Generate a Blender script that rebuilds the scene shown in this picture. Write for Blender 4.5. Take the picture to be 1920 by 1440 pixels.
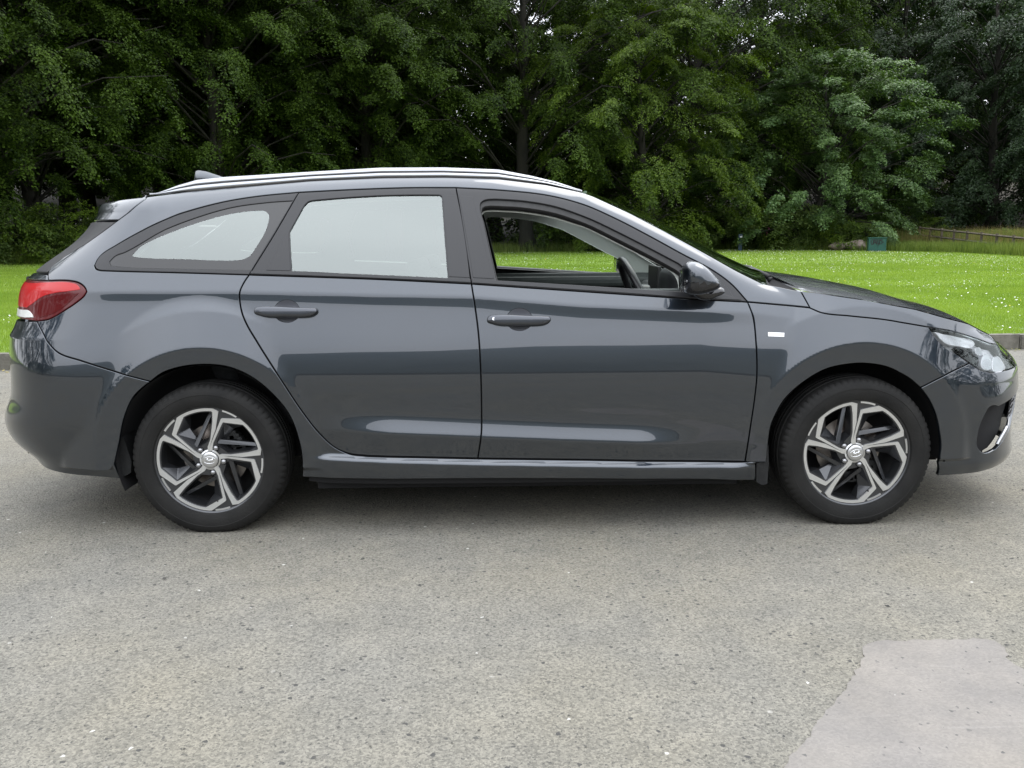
import bpy, bmesh, math, random
import numpy as np
from mathutils import Matrix, Vector, geometry
PI = math.pi
for o in list(bpy.data.objects): bpy.data.objects.remove(o)
SC = bpy.context.scene
COL = SC.collection
# ---------------------------------------------------------------- camera
CX, CY, CH = 1.1764, -4.3365, 1.2029
YAW, PITCH, ROLL, FPX = 0.0166, 0.1699, -0.0069, 1639.8
cF = np.array([math.sin(YAW)*math.cos(PITCH), math.cos(YAW)*math.cos(PITCH), -math.sin(PITCH)])
_R = np.array([math.cos(YAW), -math.sin(YAW), 0.0]); _U = np.cross(_R, cF)
cR = _R*math.cos(ROLL)+_U*math.sin(ROLL); cU = -_R*math.sin(ROLL)+_U*math.cos(ROLL)
CP = np.array([CX, CY, CH])
cam = bpy.data.cameras.new('camera'); camo = bpy.data.objects.new('camera', cam); COL.objects.link(camo)
cam.sensor_width = 36; cam.lens = FPX/1920*36; cam.clip_start = 0.05; cam.clip_end = 900
camo.matrix_world = Matrix(((cR[0], cU[0], -cF[0], CX), (cR[1], cU[1], -cF[1], CY), (cR[2], cU[2], -cF[2], CH), (0, 0, 0, 1)))
SC.camera = camo
SC.render.resolution_x = 1024; SC.render.resolution_y = 768
# ---------------------------------------------------------------- sky and sun
SUN_EL, SUN_AZ = math.radians(62), math.radians(40)
W = bpy.data.worlds.new('World'); SC.world = W; W.use_nodes = True
nt = W.node_tree; nt.nodes.clear()
def wn(t): return nt.nodes.new(t)
out = wn('ShaderNodeOutputWorld'); bg = wn('ShaderNodeBackground'); sky = wn('ShaderNodeTexSky')
sky.sky_type = 'NISHITA'; sky.sun_disc = False; sky.sun_elevation = SUN_EL; sky.sun_rotation = SUN_AZ
sky.air_density = 1.0; sky.dust_density = 3.0
mix = wn('ShaderNodeMix'); mix.data_type = 'RGBA'
tc = wn('ShaderNodeTexCoord'); nz = wn('ShaderNodeTexNoise'); nz.inputs['Scale'].default_value = 2.2; nz.inputs['Detail'].default_value = 5
cr = wn('ShaderNodeMapRange'); cr.inputs[1].default_value = 0.3; cr.inputs[2].default_value = 0.7; cr.inputs[3].default_value = 0.80; cr.inputs[4].default_value = 0.97
nt.links.new(tc.outputs['Generated'], nz.inputs['Vector']); nt.links.new(nz.outputs[0], cr.inputs[0])
nt.links.new(cr.outputs[0], mix.inputs[0]); nt.links.new(sky.outputs[0], mix.inputs[6])
# overcast cloud: brighter overhead than near the horizon, the same all round
sep = wn('ShaderNodeSeparateXYZ'); nt.links.new(tc.outputs['Generated'], sep.inputs[0])
gr_ = wn('ShaderNodeMapRange'); gr_.inputs[1].default_value = 0.0; gr_.inputs[2].default_value = 1.0; gr_.inputs[3].default_value = 0.62; gr_.inputs[4].default_value = 1.30; nt.links.new(sep.outputs[2], gr_.inputs[0])
vm = wn('ShaderNodeVectorMath'); vm.operation = 'SCALE'; vm.inputs[0].default_value = (12.9, 13.3, 14.0); nt.links.new(gr_.outputs[0], vm.inputs['Scale'])
nt.links.new(vm.outputs[0], mix.inputs[7])
nt.links.new(mix.outputs[2], bg.inputs[0]); bg.inputs[1].default_value = 0.15
nt.links.new(bg.outputs[0], out.inputs[0])
sun = bpy.data.lights.new('sun', 'SUN'); sun.energy = 0.6; sun.angle = math.radians(35); sun.color = (1, 0.95, 0.87)
suno = bpy.data.objects.new('sun', sun); COL.objects.link(suno)
sd = Vector((math.sin(SUN_AZ)*math.cos(SUN_EL), math.cos(SUN_AZ)*math.cos(SUN_EL), math.sin(SUN_EL)))
suno.rotation_euler = sd.to_track_quat('Z', 'Y').to_euler(); suno.location = (0, 0, 30)
SC.view_settings.view_transform = 'Standard'; SC.view_settings.look = 'None'
SC.view_settings.gamma = 1; SC.view_settings.use_curve_mapping = False
SC.view_settings.exposure = 0.55
SC.render.engine = 'CYCLES'
# ---------------------------------------------------------------- helpers
def proj(P):
    d = np.asarray(P, float)-CP; z = d@cF
    return np.stack([960+FPX*(d@cR)/z, 720-FPX*(d@cU)/z], -1)
def ray(u, v):
    d = cF+cR*((u-960)/FPX)-cU*((v-720)/FPX)
    return d/np.linalg.norm(d)
def on_plane_y(u, v, y):
    d = ray(u, v); t = (y-CY)/d[1]; return CP+d*t
def on_ground(u, v, z=0.0):
    d = ray(u, v); t = (z-CH)/d[2]; return CP+d*t
def tag(o, label=None, cat=None, group=None, kind=None):
    if label: o['label'] = label
    if cat: o['category'] = cat
    if group: o['group'] = group
    if kind: o['kind'] = kind
    return o
def empty(name, loc=(0, 0, 0), rz=0):
    o = bpy.data.objects.new(name, None); COL.objects.link(o); o.location = loc; o.rotation_euler = (0, 0, rz); return o
def mobj(name, verts, faces, mat, parent=None, smooth=True, normals=None):
    me = bpy.data.meshes.new(name)
    me.from_pydata([tuple(map(float, v)) for v in verts], [], [tuple(map(int, f)) for f in faces])
    me.update()
    if smooth: me.polygons.foreach_set('use_smooth', [True]*len(me.polygons))
    if normals is not None: me.normals_split_custom_set_from_vertices([tuple(map(float, n)) for n in normals])
    for m in (mat if isinstance(mat, (list, tuple)) else [mat]): me.materials.append(m)
    o = bpy.data.objects.new(name, me); COL.objects.link(o)
    if parent: o.parent = parent
    return o
def fastmesh(name, V, F, mat, parent=None, smooth=False, matidx=None):
    """V (n,3) float, F (m,k) int with constant k"""
    me = bpy.data.meshes.new(name); V = np.asarray(V, np.float32); F = np.asarray(F, np.int32); k = F.shape[1]
    me.vertices.add(len(V)); me.vertices.foreach_set('co', V.ravel())
    me.loops.add(F.size); me.loops.foreach_set('vertex_index', F.ravel())
    me.polygons.add(len(F)); me.polygons.foreach_set('loop_start', np.arange(0, F.size, k, dtype=np.int32))
    me.polygons.foreach_set('loop_total', np.full(len(F), k, np.int32))
    if smooth: me.polygons.foreach_set('use_smooth', np.ones(len(F), bool))
    for m in (mat if isinstance(mat, (list, tuple)) else [mat]): me.materials.append(m)
    if matidx is not None: me.polygons.foreach_set('material_index', np.asarray(matidx, np.int32))
    me.update(calc_edges=True); me.validate()
    o = bpy.data.objects.new(name, me); COL.objects.link(o)
    if parent: o.parent = parent
    return o
class MB:
    """collects simple solids into one mesh"""
    def __init__(s): s.v = []; s.f = []
    def add(s, V, F):
        b = len(s.v); s.v += [tuple(p) for p in V]; s.f += [tuple(i+b for i in f) for f in F]; return s
    def box(s, c, d, rot=None, bev=0.0):
        bm = bmesh.new(); bmesh.ops.create_cube(bm, size=1)
        for v in bm.verts: v.co = Vector((v.co.x*d[0], v.co.y*d[1], v.co.z*d[2]))
        if bev > 0: bmesh.ops.bevel(bm, geom=bm.edges[:], offset=bev, segments=2, affect='EDGES', profile=0.6)
        M = rot.to_matrix() if rot is not None else Matrix.Identity(3)
        bm.verts.index_update()
        V = [M@v.co+Vector(c) for v in bm.verts]; F = [[v.index for v in f.verts] for f in bm.faces]; bm.free()
        return s.add(V, F)
    def tube(s, pts, r, n=8, cap=True):
        pts = [Vector(p) for p in pts]; rs = r if isinstance(r, (list, tuple)) else [r]*len(pts)
        V = []; F = []; up = None
        for i, p in enumerate(pts):
            t = (pts[min(i+1, len(pts)-1)]-pts[max(i-1, 0)]).normalized()
            if up is None:
                up = Vector((0, 0, 1)) if abs(t.z) < 0.9 else Vector((1, 0, 0))
            a = t.cross(up).normalized(); up = a.cross(t).normalized()
            for k in range(n):
                th = 2*PI*k/n; V.append(p+(a*math.cos(th)+up*math.sin(th))*rs[i])
        for i in range(len(pts)-1):
            for k in range(n):
                F.append((i*n+k, i*n+(k+1) % n, (i+1)*n+(k+1) % n, (i+1)*n+k))
        if cap: F.append(tuple(range(n))[::-1]); F.append(tuple(range((len(pts)-1)*n, len(pts)*n)))
        return s.add(V, F)
    def build(s, name, mat, parent=None, smooth=False):
        return mobj(name, s.v, s.f, mat, parent, smooth)
# ---------------------------------------------------------------- materials
MATS = {}
def newmat(name):
    m = bpy.data.materials.new(name); m.use_nodes = True; MATS[name] = m
    return m, m.node_tree, m.node_tree.nodes['Principled BSDF']
def pmat(name, col, rough=0.5, metal=0.0, **kw):
    m, t, b = newmat(name)
    b.inputs['Base Color'].default_value = (*col, 1); b.inputs['Roughness'].default_value = rough; b.inputs['Metallic'].default_value = metal
    for k, v in kw.items(): b.inputs[k.replace('_', ' ')].default_value = v
    return m
def varied(name, c1, c2, scale, rough=0.6, bump=0.0, bscale=None, detail=4, coord='Object', stretch=None, metal=0.0, lo=0.35, hi=0.65, **kw):
    """noise-mixed two colour material with fine relief"""
    m, t, b = newmat(name); N = t.nodes; L = t.links
    tc = N.new('ShaderNodeTexCoord'); src = tc.outputs[coord]
    if stretch:
        mp = N.new('ShaderNodeMapping'); mp.inputs['Scale'].default_value = stretch; L.new(src, mp.inputs[0]); src = mp.outputs[0]
    n = N.new('ShaderNodeTexNoise'); n.inputs['Scale'].default_value = scale; n.inputs['Detail'].default_value = detail; L.new(src, n.inputs['Vector'])
    r = N.new('ShaderNodeMapRange'); r.inputs[1].default_value = lo; r.inputs[2].default_value = hi; L.new(n.outputs[0], r.inputs[0])
    x = N.new('ShaderNodeMix'); x.data_type = 'RGBA'; x.inputs[6].default_value = (*c1, 1); x.inputs[7].default_value = (*c2, 1)
    L.new(r.outputs[0], x.inputs[0]); L.new(x.outputs[2], b.inputs['Base Color'])
    b.inputs['Roughness'].default_value = rough; b.inputs['Metallic'].default_value = metal
    for k, v in kw.items(): b.inputs[k.replace('_', ' ')].default_value = v
    if bump:
        n2 = N.new('ShaderNodeTexNoise'); n2.inputs['Scale'].default_value = bscale or scale*4; n2.inputs['Detail'].default_value = 4; L.new(src, n2.inputs['Vector'])
        bp = N.new('ShaderNodeBump'); bp.inputs['Strength'].default_value = bump; bp.inputs['Distance'].default_value = 0.01
        L.new(n2.outputs[0], bp.inputs['Height']); L.new(bp.outputs[0], b.inputs['Normal'])
    return m
paint = pmat('car_paint', (0.021, 0.029, 0.041), 0.31, 0.90, Coat_Weight=1.0, Coat_Roughness=0.015, Coat_IOR=1.82)
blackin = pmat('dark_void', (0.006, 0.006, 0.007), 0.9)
trim = varied('matte_black_trim', (0.014, 0.014, 0.015), (0.02, 0.02, 0.021), 30, 0.5, Specular_IOR_Level=0.5)
satin = pmat('satin_black_frame', (0.0165, 0.017, 0.0195), 0.36, Specular_IOR_Level=0.5)
rubber = varied('black_rubber', (0.012, 0.012, 0.012), (0.02, 0.02, 0.02), 40, 0.55)
gloss = pmat('gloss_black', (0.01, 0.01, 0.012), 0.08, Coat_Weight=0.5)
darkplastic = varied('grained_dark_plastic', (0.010, 0.0105, 0.011), (0.016, 0.0165, 0.017), 60, 0.6, bump=0.2, bscale=400, Specular_IOR_Level=0.3)
alu = pmat('satin_aluminium', (0.36, 0.37, 0.39), 0.30, 1.0)
chrome = pmat('chrome', (0.85, 0.86, 0.88), 0.06, 1.0)
silver = pmat('machined_silver', (0.76, 0.765, 0.77), 0.38, 1.0)
def glassmat(name, tint, alpha_refl_ior=1.5, rough=0.0, trans=0.6, fac=1.0):
    """thin tinted sheet glass: mirror reflection by Fresnel over a tinted see-through"""
    m, t, b = newmat(name); N = t.nodes; L = t.links; N.remove(b)
    o = N['Material Output']; fr = N.new('ShaderNodeFresnel'); fr.inputs[0].default_value = alpha_refl_ior
    tr = N.new('ShaderNodeBsdfTransparent'); tr.inputs[0].default_value = (*tint, 1)
    gl = N.new('ShaderNodeBsdfGlossy'); gl.inputs[0].default_value = (0.93, 1.0, 0.97, 1); gl.inputs['Roughness'].default_value = rough
    mx = N.new('ShaderNodeMixShader'); L.new(fr.outputs[0], mx.inputs[0]); L.new(tr.outputs[0], mx.inputs[1]); L.new(gl.outputs[0], mx.inputs[2])
    L.new(mx.outputs[0], o.inputs[0]); return m
# ================================================================ CAR BODY SURFACE
def interp(tab, x):
    t = np.array(sorted(tab)); return np.interp(x, t[:, 0], t[:, 1])
def px_line(pts, y=-0.87):
    """traced line on the car's side as (x, z) table at the side's distance"""
    return [tuple(on_plane_y(u, v, y)[[0, 2]]) for u, v in pts]
def smooth1(a, k):
    ker = np.hanning(2*k+3)[1:-1]; ker /= ker.sum(); p = np.pad(a, ((k, k),)+((0, 0),)*(a.ndim-1), mode='edge')
    return sum(p[i:i+len(a)]*ker[i] for i in range(2*k+1))
L_crease = px_line([(-60, 545), (160, 547), (447, 547), (711, 553), (884, 556), (1090, 573), (1340, 583), (1412, 586), (1535, 603), (1700, 640), (1900, 700)], -0.87)
L_roof = px_line([(170, 384), (215, 374), (297, 363), (333, 357), (440, 347), (575, 335), (711, 329), (830, 328), (934, 331), (1027, 343), (1093, 358), (1115, 366), (1184, 399), (1246, 433), (1309, 469), (1371, 505), (1418, 529), (1439, 533), (1471, 540), (1503, 543.5), (1593, 556.7), (1681, 573), (1739, 589), (1797, 603), (1850, 625), (1880, 648), (1905, 672)], -0.66)
L_ledge = px_line([(540, 855), (616, 857.5), (900, 864), (1180, 868.5), (1416, 873)], -0.90)
L_low = px_line([(500, 795), (616, 801), (894, 812), (1047, 818), (1350, 828)], -0.89)
X0F, X0R = 2.80, -0.45
DXG = 0.008
NXg = np.arange(-1.30, 3.75, DXG); NZg = np.arange(0.10, 1.60, 0.004)
WHEELS = [(0.0, 0.318), (2.65, 0.318)]
def build_w():
    zc = interp(L_crease, NXg); zr = interp(L_roof, NXg)
    W = np.zeros((len(NXg), len(NZg)))
    for i, x in enumerate(NXg):
        c = zc[i]; r = zr[i]
        # strength of features along the car
        sh = np.interp(x, [-0.9, -0.6, 2.05, 2.5], [1, 1, 1, 0.0])           # shoulder crease
        lo = np.interp(x, [0.42, 0.75, 1.75, 2.02], [0, 1, 1, 0.0])         # lower door crease
        sill = np.interp(x, [0.28, 0.5, 2.15, 2.25], [0, 1, 1, 0])
        frt = np.interp(x, [2.0, 2.5, 3.4], [0, 1, 1])
        rea = np.interp(x, [-1, -0.5, -0.2], [1, 1, 0])
        zl = float(interp(L_low, x)); zs = float(interp(L_ledge, x))
        K = [(0.10, -14), (0.19, -12-4*rea), (0.235, -7-6*rea-8*frt), (zs-0.010, -4), (zs-0.005, 62*sill-2), (zs+0.007, 62*sill-2), (zs+0.012, -4), (zs+0.03, -7), (zl-0.018, -7), (zl-0.003, 22*lo-3),
             (zl+0.020, 20*lo-2), (zl+0.040, 15*lo-1), (zl+0.065, 3*lo-1), (zl+0.11, -1.0*lo), (0.58, -0.5+2*frt), (0.66, 4+4*frt), (0.72, 8.0+4*rea), (0.775, 11.5+3*frt+2*rea), (0.82, 12.5+2*frt), (c-0.085, 12.0+2*frt), (c-0.055, 11*sh+(1-sh)*17), (c-0.04, 7.2*sh+(1-sh)*19), (c-0.008, 6.2*sh+(1-sh)*20),
             (c+0.004, 24.0*sh+(1-sh)*24), (c+0.06, 23.5*sh+(1-sh)*32)]
        K = [k for j, k in enumerate(K) if j == 0 or True]
        z0 = c+0.06
        if x < 2.2:
            K += [(max(z0+.02, 1.05), 25), (1.30, 30), (1.40, 32)]
        K = sorted([k for k in K if k[0] < r-0.075])
        K += [(r-0.07, K[-1][1]+1), (r-0.035, np.interp(x, [1.4, 1.9], [44, 40])), (r-0.012, 56), (r+0.002, 66), (r+0.01, 70), (1.7, 72)]
        T = np.interp(NZg, [k[0] for k in K], [k[1] for k in K])
        T = smooth1(T-rea*np.interp(NZg, [0.2, 0.36, 0.52], [13, 10, 0]), 1)
        d = -np.tan(np.radians(T))*0.004
        w = np.concatenate([[0], np.cumsum((d[1:]+d[:-1])/2)])
        # reference width at z=0.62
        w0 = 0.896-0.008*((x-1.25)/1.5)**2
        for wx, _ in WHEELS: w0 -= 0.010*math.exp(-((x-wx)/0.42)**2)
        w0 -= 0.012*frt
        W[i] = w-np.interp(0.62, NZg, w)+w0
    W = smooth1(W, 6)
    # wheel arch flares: a flat ring standing proud of the panel
    X, Z = np.meshgrid(NXg, NZg, indexing='ij')
    for (wx, wz), R2, wf in ((WHEELS[0], 0.452, 0.892), (WHEELS[1], 0.448, 0.884)):
        r = np.hypot(X-wx, np.maximum(Z-wz, -0.02)); F = wf-np.maximum(r-R2, 0)*np.tan(np.radians(17))-np.maximum(r-R2-0.14, 0)*0.25
        F = np.where(Z < 0.27, F-0.3, F)
        k = 0.008; h = np.clip(0.5+0.5*(F-W)/k, 0, 1); W = W*(1-h)+F*h+k*h*(1-h)
    return W
WT = build_w()
# corner extents a(z), solved from the car's traced outline in plan
def x0r(z): return np.interp(z, [0.80, 1.30], [-0.45, -0.12])
def solve_a(pts, x0, n, sgn, w):
    q = n/(n-1); out = []; rear = sgn < 0
    for u, v in pts:
        d = ray(u, v); t = ((-0.50 if v < 530 and rear else -0.62)-CY)/d[1]; p = CP+d*t; z = p[2]
        if rear: x0 = float(x0r(z))
        # line in plan: direction d; normal pointing away from the car
        nx, ny = (d[1], -d[0]); L = math.hypot(nx, ny); nx /= L; ny /= L
        if nx*sgn < 0: nx, ny = -nx, -ny
        h = nx*(CX-x0)+ny*CY        # support value wanted, centred at (x0,0)
        ww = float(w(z)); rem = h**q-(abs(ny)*ww)**q if h > 0 else 0
        a = (max(rem, 1e-4))**(1/q)/abs(nx); out.append((z, a))
    return out
NF, NR = 2.7, 2.9
SIL_R = [(183, 383), (187, 398), (182, 403), (157, 440), (117, 473), (83, 493), (67, 507), (43, 530), (34, 560), (33, 592), (24, 618), (16, 640), (16, 660), (19, 694), (20, 743), (12, 755), (5.5, 779), (12, 804), (24, 822), (46, 840), (70, 848)]
SIL_F = [(1893, 655), (1902, 672), (1908, 688), (1909.5, 710), (1907.5, 735), (1900, 767), (1895, 785), (1895, 810), (1895, 845), (1886, 858), (1862, 872), (1825, 897)]
def w_at(x, z):
    fx = np.clip((np.asarray(x, float)-NXg[0])/DXG, 0, len(NXg)-1.001); fz = np.clip((np.asarray(z, float)-NZg[0])/0.004, 0, len(NZg)-1.001)
    i = fx.astype(int); j = fz.astype(int); a = fx-i; b = fz-j
    return (WT[i, j]*(1-a)+WT[i+1, j]*a)*(1-b)+(WT[i, j+1]*(1-a)+WT[i+1, j+1]*a)*b
AR = sorted(solve_a(SIL_R, X0R, NR, -1, lambda z: w_at(-0.7, z))); AF = sorted(solve_a(SIL_F, X0F, NF, 1, lambda z: w_at(3.1, z)))
def tab_smooth(T, zs, k):
    a = np.interp(zs, [t[0] for t in T], [t[1] for t in T]); return smooth1(a, k)
_zs = np.arange(0.05, 1.7, 0.004); _ar = tab_smooth(AR, _zs, 16); _af = tab_smooth(AF, _zs, 5)
LF, LR = 1.20, 1.05
def P(s, z):
    s = np.asarray(s, float); z = np.asarray(z, float); s, z = np.broadcast_arrays(s, z)
    uf = np.clip((s-X0F)/LF, 0, 0.9999); xr = x0r(z); ur = np.clip((xr-s)/(xr-(X0R-LR)), 0, 0.9999)
    ef = np.sin(PI/2*(1-(1-uf)**1.3)); er = np.sin(PI/2*(1-(1-ur)**1.3))
    af = np.interp(z, _zs, _af); ar = np.interp(z, _zs, _ar)
    x = np.where(uf > 0, X0F+af*ef, np.where(ur > 0, xr-ar*er, s))
    y = w_at(x, z)*(1-ef**NF)**(1/NF)*(1-er**NR)**(1/NR)
    return np.stack([x, -y, z], -1)
def Nrm(s, z):
    a = P(s+0.008, z)-P(s-0.008, z); b = P(s, z+0.004)-P(s, z-0.004)
    n = np.cross(a, b); return n/np.maximum(np.linalg.norm(n, axis=-1, keepdims=True), 1e-9)
_gs = np.arange(X0R-LR*0.93, X0F+LF*0.93, 0.02); _gz = np.arange(0.14, 1.56, 0.01)
_GS, _GZ = np.meshgrid(_gs, _gz, indexing='ij'); _GP = P(_GS, _GZ); _GN = Nrm(_GS, _GZ)
_face = ((_GP-CP)*_GN).sum(-1) < 0; _GU = proj(_GP)
def unproj(pts):
    """pixel positions -> (s, z) on the body side"""
    out = []
    for u, v in pts:
        d = (_GU[..., 0]-u)**2+(_GU[..., 1]-v)**2; d = np.where(_face, d, d+400)
        i, j = np.unravel_index(np.argmin(d), d.shape); s, z = _gs[i], _gz[j]
        for _ in range(12):
            p = proj(P(s, z)); h = 1e-3; ps = (proj(P(s+h, z))-p)/h; pz = (proj(P(s, z+h))-p)/h
            D = ps[0]*pz[1]-ps[1]*pz[0]
            if abs(D) < 2e4*0.5: break
            e = np.array([u, v])-p
            ds = (e[0]*pz[1]-e[1]*pz[0])/D; dz = (ps[0]*e[1]-ps[1]*e[0])/D
            s += float(np.clip(ds, -0.03, 0.03)); z += float(np.clip(dz, -0.03, 0.03))
        out.append((float(s), float(z)))
    return out
def spline(pts, step=0.012, closed=False):
    """Catmull-Rom (centripetal-ish) resample of 2D/3D points"""
    p = np.array(pts, float); n = len(p)
    if n < 3:
        L = np.linalg.norm(p[1]-p[0]); k = max(2, int(L/step)+1); return np.array([p[0]+(p[1]-p[0])*t for t in np.linspace(0, 1, k)])
    if closed: q = np.vstack([p[-1], p, p[0], p[1]])
    else: q = np.vstack([2*p[0]-p[1], p, 2*p[-1]-p[-2]])
    res = []; m = n if closed else n-1
    for i in range(m):
        a, b, c, d = q[i], q[i+1], q[i+2], q[i+3]; L = np.linalg.norm(c-b); k = max(1, int(round(L/step)))
        la, lc = max(np.linalg.norm(b-a), 1e-6), max(np.linalg.norm(d-c), 1e-6)
        m1 = ((b-a)/la+(c-b)/max(L, 1e-6)); m1 = m1/max(np.linalg.norm(m1), 1e-9)*L
        m2 = ((c-b)/max(L, 1e-6)+(d-c)/lc); m2 = m2/max(np.linalg.norm(m2), 1e-9)*L
        for t in np.arange(k)/k:
            res.append((2*t**3-3*t**2+1)*b+(t**3-2*t**2+t)*m1+(-2*t**3+3*t**2)*c+(t**3-t**2)*m2)
    if not closed: res.append(p[-1])
    return np.array(res)
def curve(px, step=0.012): return spline(unproj(px), step)
def poly(*curves):
    """join curves end to end into one closed polygon, without doubled points"""
    out = []
    for c in curves:
        for p in c:
            if not out or math.hypot(p[0]-out[-1][0], p[1]-out[-1][1]) > 0.002: out.append((float(p[0]), float(p[1])))
    while math.hypot(out[0][0]-out[-1][0], out[0][1]-out[-1][1]) < 0.002: out.pop()
    return out
def area(p): return 0.5*sum(p[i][0]*p[(i+1) % len(p)][1]-p[(i+1) % len(p)][0]*p[i][1] for i in range(len(p)))
def inset(p, d):
    """offset a closed polygon inwards (counter-clockwise)"""
    n = len(p); q = np.array(p); out = []
    for i in range(n):
        a, b, c = q[i-1], q[i], q[(i+1) % n]; e1 = b-a; e2 = c-b; e1 /= max(np.linalg.norm(e1), 1e-9); e2 /= max(np.linalg.norm(e2), 1e-9)
        n1 = np.array([-e1[1], e1[0]]); n2 = np.array([-e2[1], e2[0]]); m = n1+n2; L = np.linalg.norm(m)
        if L < 0.3: m = n1; L = 1
        m /= L; k = 1/max(m@n1, 0.45); out.append(tuple(b+m*d*k))
    return out
def inside(pts, p):
    x = pts[:, 0]; y = pts[:, 1]; r = np.zeros(len(pts), bool); n = len(p)
    for i in range(n):
        x1, y1 = p[i-1]; x2, y2 = p[i]
        if y1 == y2: continue
        c = ((y1 > y) != (y2 > y)); r ^= c & (x < (x2-x1)*(y-y1)/(y2-y1)+x1)
    return r
def dist_poly(pts, p):
    q = np.array(p); d = np.full(len(pts), 9.0)
    for i in range(len(q)):
        a, b = q[i-1], q[i]; ab = b-a; L = ab@ab
        if L < 1e-12: continue
        t = np.clip(((pts-a)@ab)/L, 0, 1); d = np.minimum(d, np.hypot(*(pts-(a+t[:, None]*ab)).T))
    return d
def trimesh2d(outer, holes, hs, hz):
    """constrained triangulation; returns pts and tris inside outer minus holes"""
    loops = [outer]+holes; b = np.array(outer)
    gs = np.arange(b[:, 0].min()+hs/2, b[:, 0].max(), hs); gz = np.arange(b[:, 1].min()+hz/2, b[:, 1].max(), hz)
    G = np.stack(np.meshgrid(gs, gz, indexing='ij'), -1).reshape(-1, 2)
    if len(G):
        m = inside(G, outer)
        for h in holes: m &= ~inside(G, h)
        G = G[m]; k = hz/hs; sc = np.array([k, 1.0]); dm = np.full(len(G), 9.0)
        for l in loops: dm = np.minimum(dm, dist_poly(G*sc, [(a*k, c) for a, c in l]))
        G = G[dm > hz*0.5]
    k = hz/hs; V = []; E = []
    for l in loops:
        o = len(V); V += [Vector((a*k, c)) for a, c in l]; E += [(o+i, o+(i+1) % len(l)) for i in range(len(l))]
    nb = len(V); V += [Vector((a*k, c)) for a, c in G]
    r = geometry.delaunay_2d_cdt(V, E, [], 0, 1e-6)
    pv = np.array([(v[0]/k, v[1]) for v in r[0]]); tr = np.array(r[2]); cen = pv[tr].mean(1)
    m = inside(cen, outer)
    for h in holes: m &= ~inside(cen, h)
    return pv, tr[m]
def on_surf(p, off=0.0):
    p = np.asarray(p); n = Nrm(p[:, 0], p[:, 1]); return P(p[:, 0], p[:, 1])+n*off, n
def panel(name, outline, mat, parent, holes=(), off=0.0, gap=0.0025, bev=0.0022, depth=0.016, hs=0.03, hz=0.007, mirror=True, sides='near', surf=on_surf, hole_gap=None):
    """a pressed panel trimmed out of the body surface, with rolled edges; returns [near, far] objects"""
    if area(outline) < 0: outline = outline[::-1]
    o = inset(outline, gap+bev) if gap+bev else outline
    hg = gap if hole_gap is None else hole_gap
    hh = []
    for h in holes:
        if area(h) < 0: h = h[::-1]
        hh.append(inset(h, -(hg+bev)))
    pv, tr = trimesh2d(o, hh, hs, hz); V, N = surf(pv, off); V = list(V); N = list(N); F = [tuple(t) for t in tr]
    # orientation: normal outward
    VA = np.array(V); NA = np.array(N); FA = np.array(F)
    sg = (np.cross(VA[FA[:, 1]]-VA[FA[:, 0]], VA[FA[:, 2]]-VA[FA[:, 0]])*NA[FA].sum(1)).sum(-1)
    F = [f if q >= 0 else f[::-1] for f, q in zip(F, sg)]
    for loop, hole in [(o, 0)]+[(h, 1) for h in hh]:
        lp = np.array(loop); n = len(lp); rings = []
        top = inset(loop, -bev) if not hole else inset(loop, bev)
        Vt, Nt = surf(lp, off); Vb, Nb = surf(np.array(top), off-bev)
        nx = np.roll(Vt, -1, 0)-np.roll(Vt, 1, 0); lat = np.cross(nx, Nt); lat /= np.maximum(np.linalg.norm(lat, axis=1, keepdims=True), 1e-9)
        sgn = -1 if hole else 1
        chk = np.sign(((Vb-Vt)*lat).sum(1).mean()) or 1; lat = lat*chk
        Vd = Vb-Nb*depth
        for VV, NN in ((Vt, Nt), (Vb, lat*0.85+Nb*0.5), (Vd, lat)):
            rings.append(len(V)); NN = NN/np.maximum(np.linalg.norm(NN, axis=1, keepdims=True), 1e-9); V += list(VV); N += list(NN)
        for r in range(2):
            for i in range(n):
                j = (i+1) % n; q = (rings[r]+i, rings[r]+j, rings[r+1]+j, rings[r+1]+i)
                A = V[q[0]]; B = V[q[1]]; C = V[q[2]]
                nn = np.cross(np.array(B)-A, np.array(C)-A)
                F.append(q if np.dot(nn, lat[i]+Nt[i]*0.2) > 0 else q[::-1])
    V = np.array(V); N = np.array(N); res = []
    res.append(mobj(name, V, F, mat, parent, True, N))
    if mirror:
        V2 = V*[1, -1, 1]; N2 = N*[1, -1, 1]; res.append(mobj(name, V2, [f[::-1] for f in F], mat, parent, True, N2))
    return res
def strip(name, c1, c2, mat, parent, off=0.0, depth=0.012, mirror=True, bev=0.0015, n=None):
    return panel(name, poly(c1, c2[::-1]), mat, parent, off=off, gap=0.0, bev=bev, depth=depth, mirror=mirror, hs=0.03, hz=0.012)
# ================================================================ THE CAR
car = empty('estate_car', (0, 0, 0))
tag(car, 'dark grey estate car with silver roof rails parked side-on on the tarmac', 'car')
CARINV = Matrix.Identity(4)


def adopt(parent, *objs):
    for o in objs:
        o.parent = parent
        if parent is car: o.matrix_parent_inverse = CARINV
def pick(ob): return ob if isinstance(ob, (list, tuple)) else [ob]
SE = X0R-LR*0.9999; SF = X0F+LF*0.9999       # the car's centreline at tail and nose
def U(*pts): return unproj(pts)
def C(*pts, step=0.012): return spline(unproj(pts), step)
def Zl(*pts): return spline(pts, 0.02)
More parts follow.
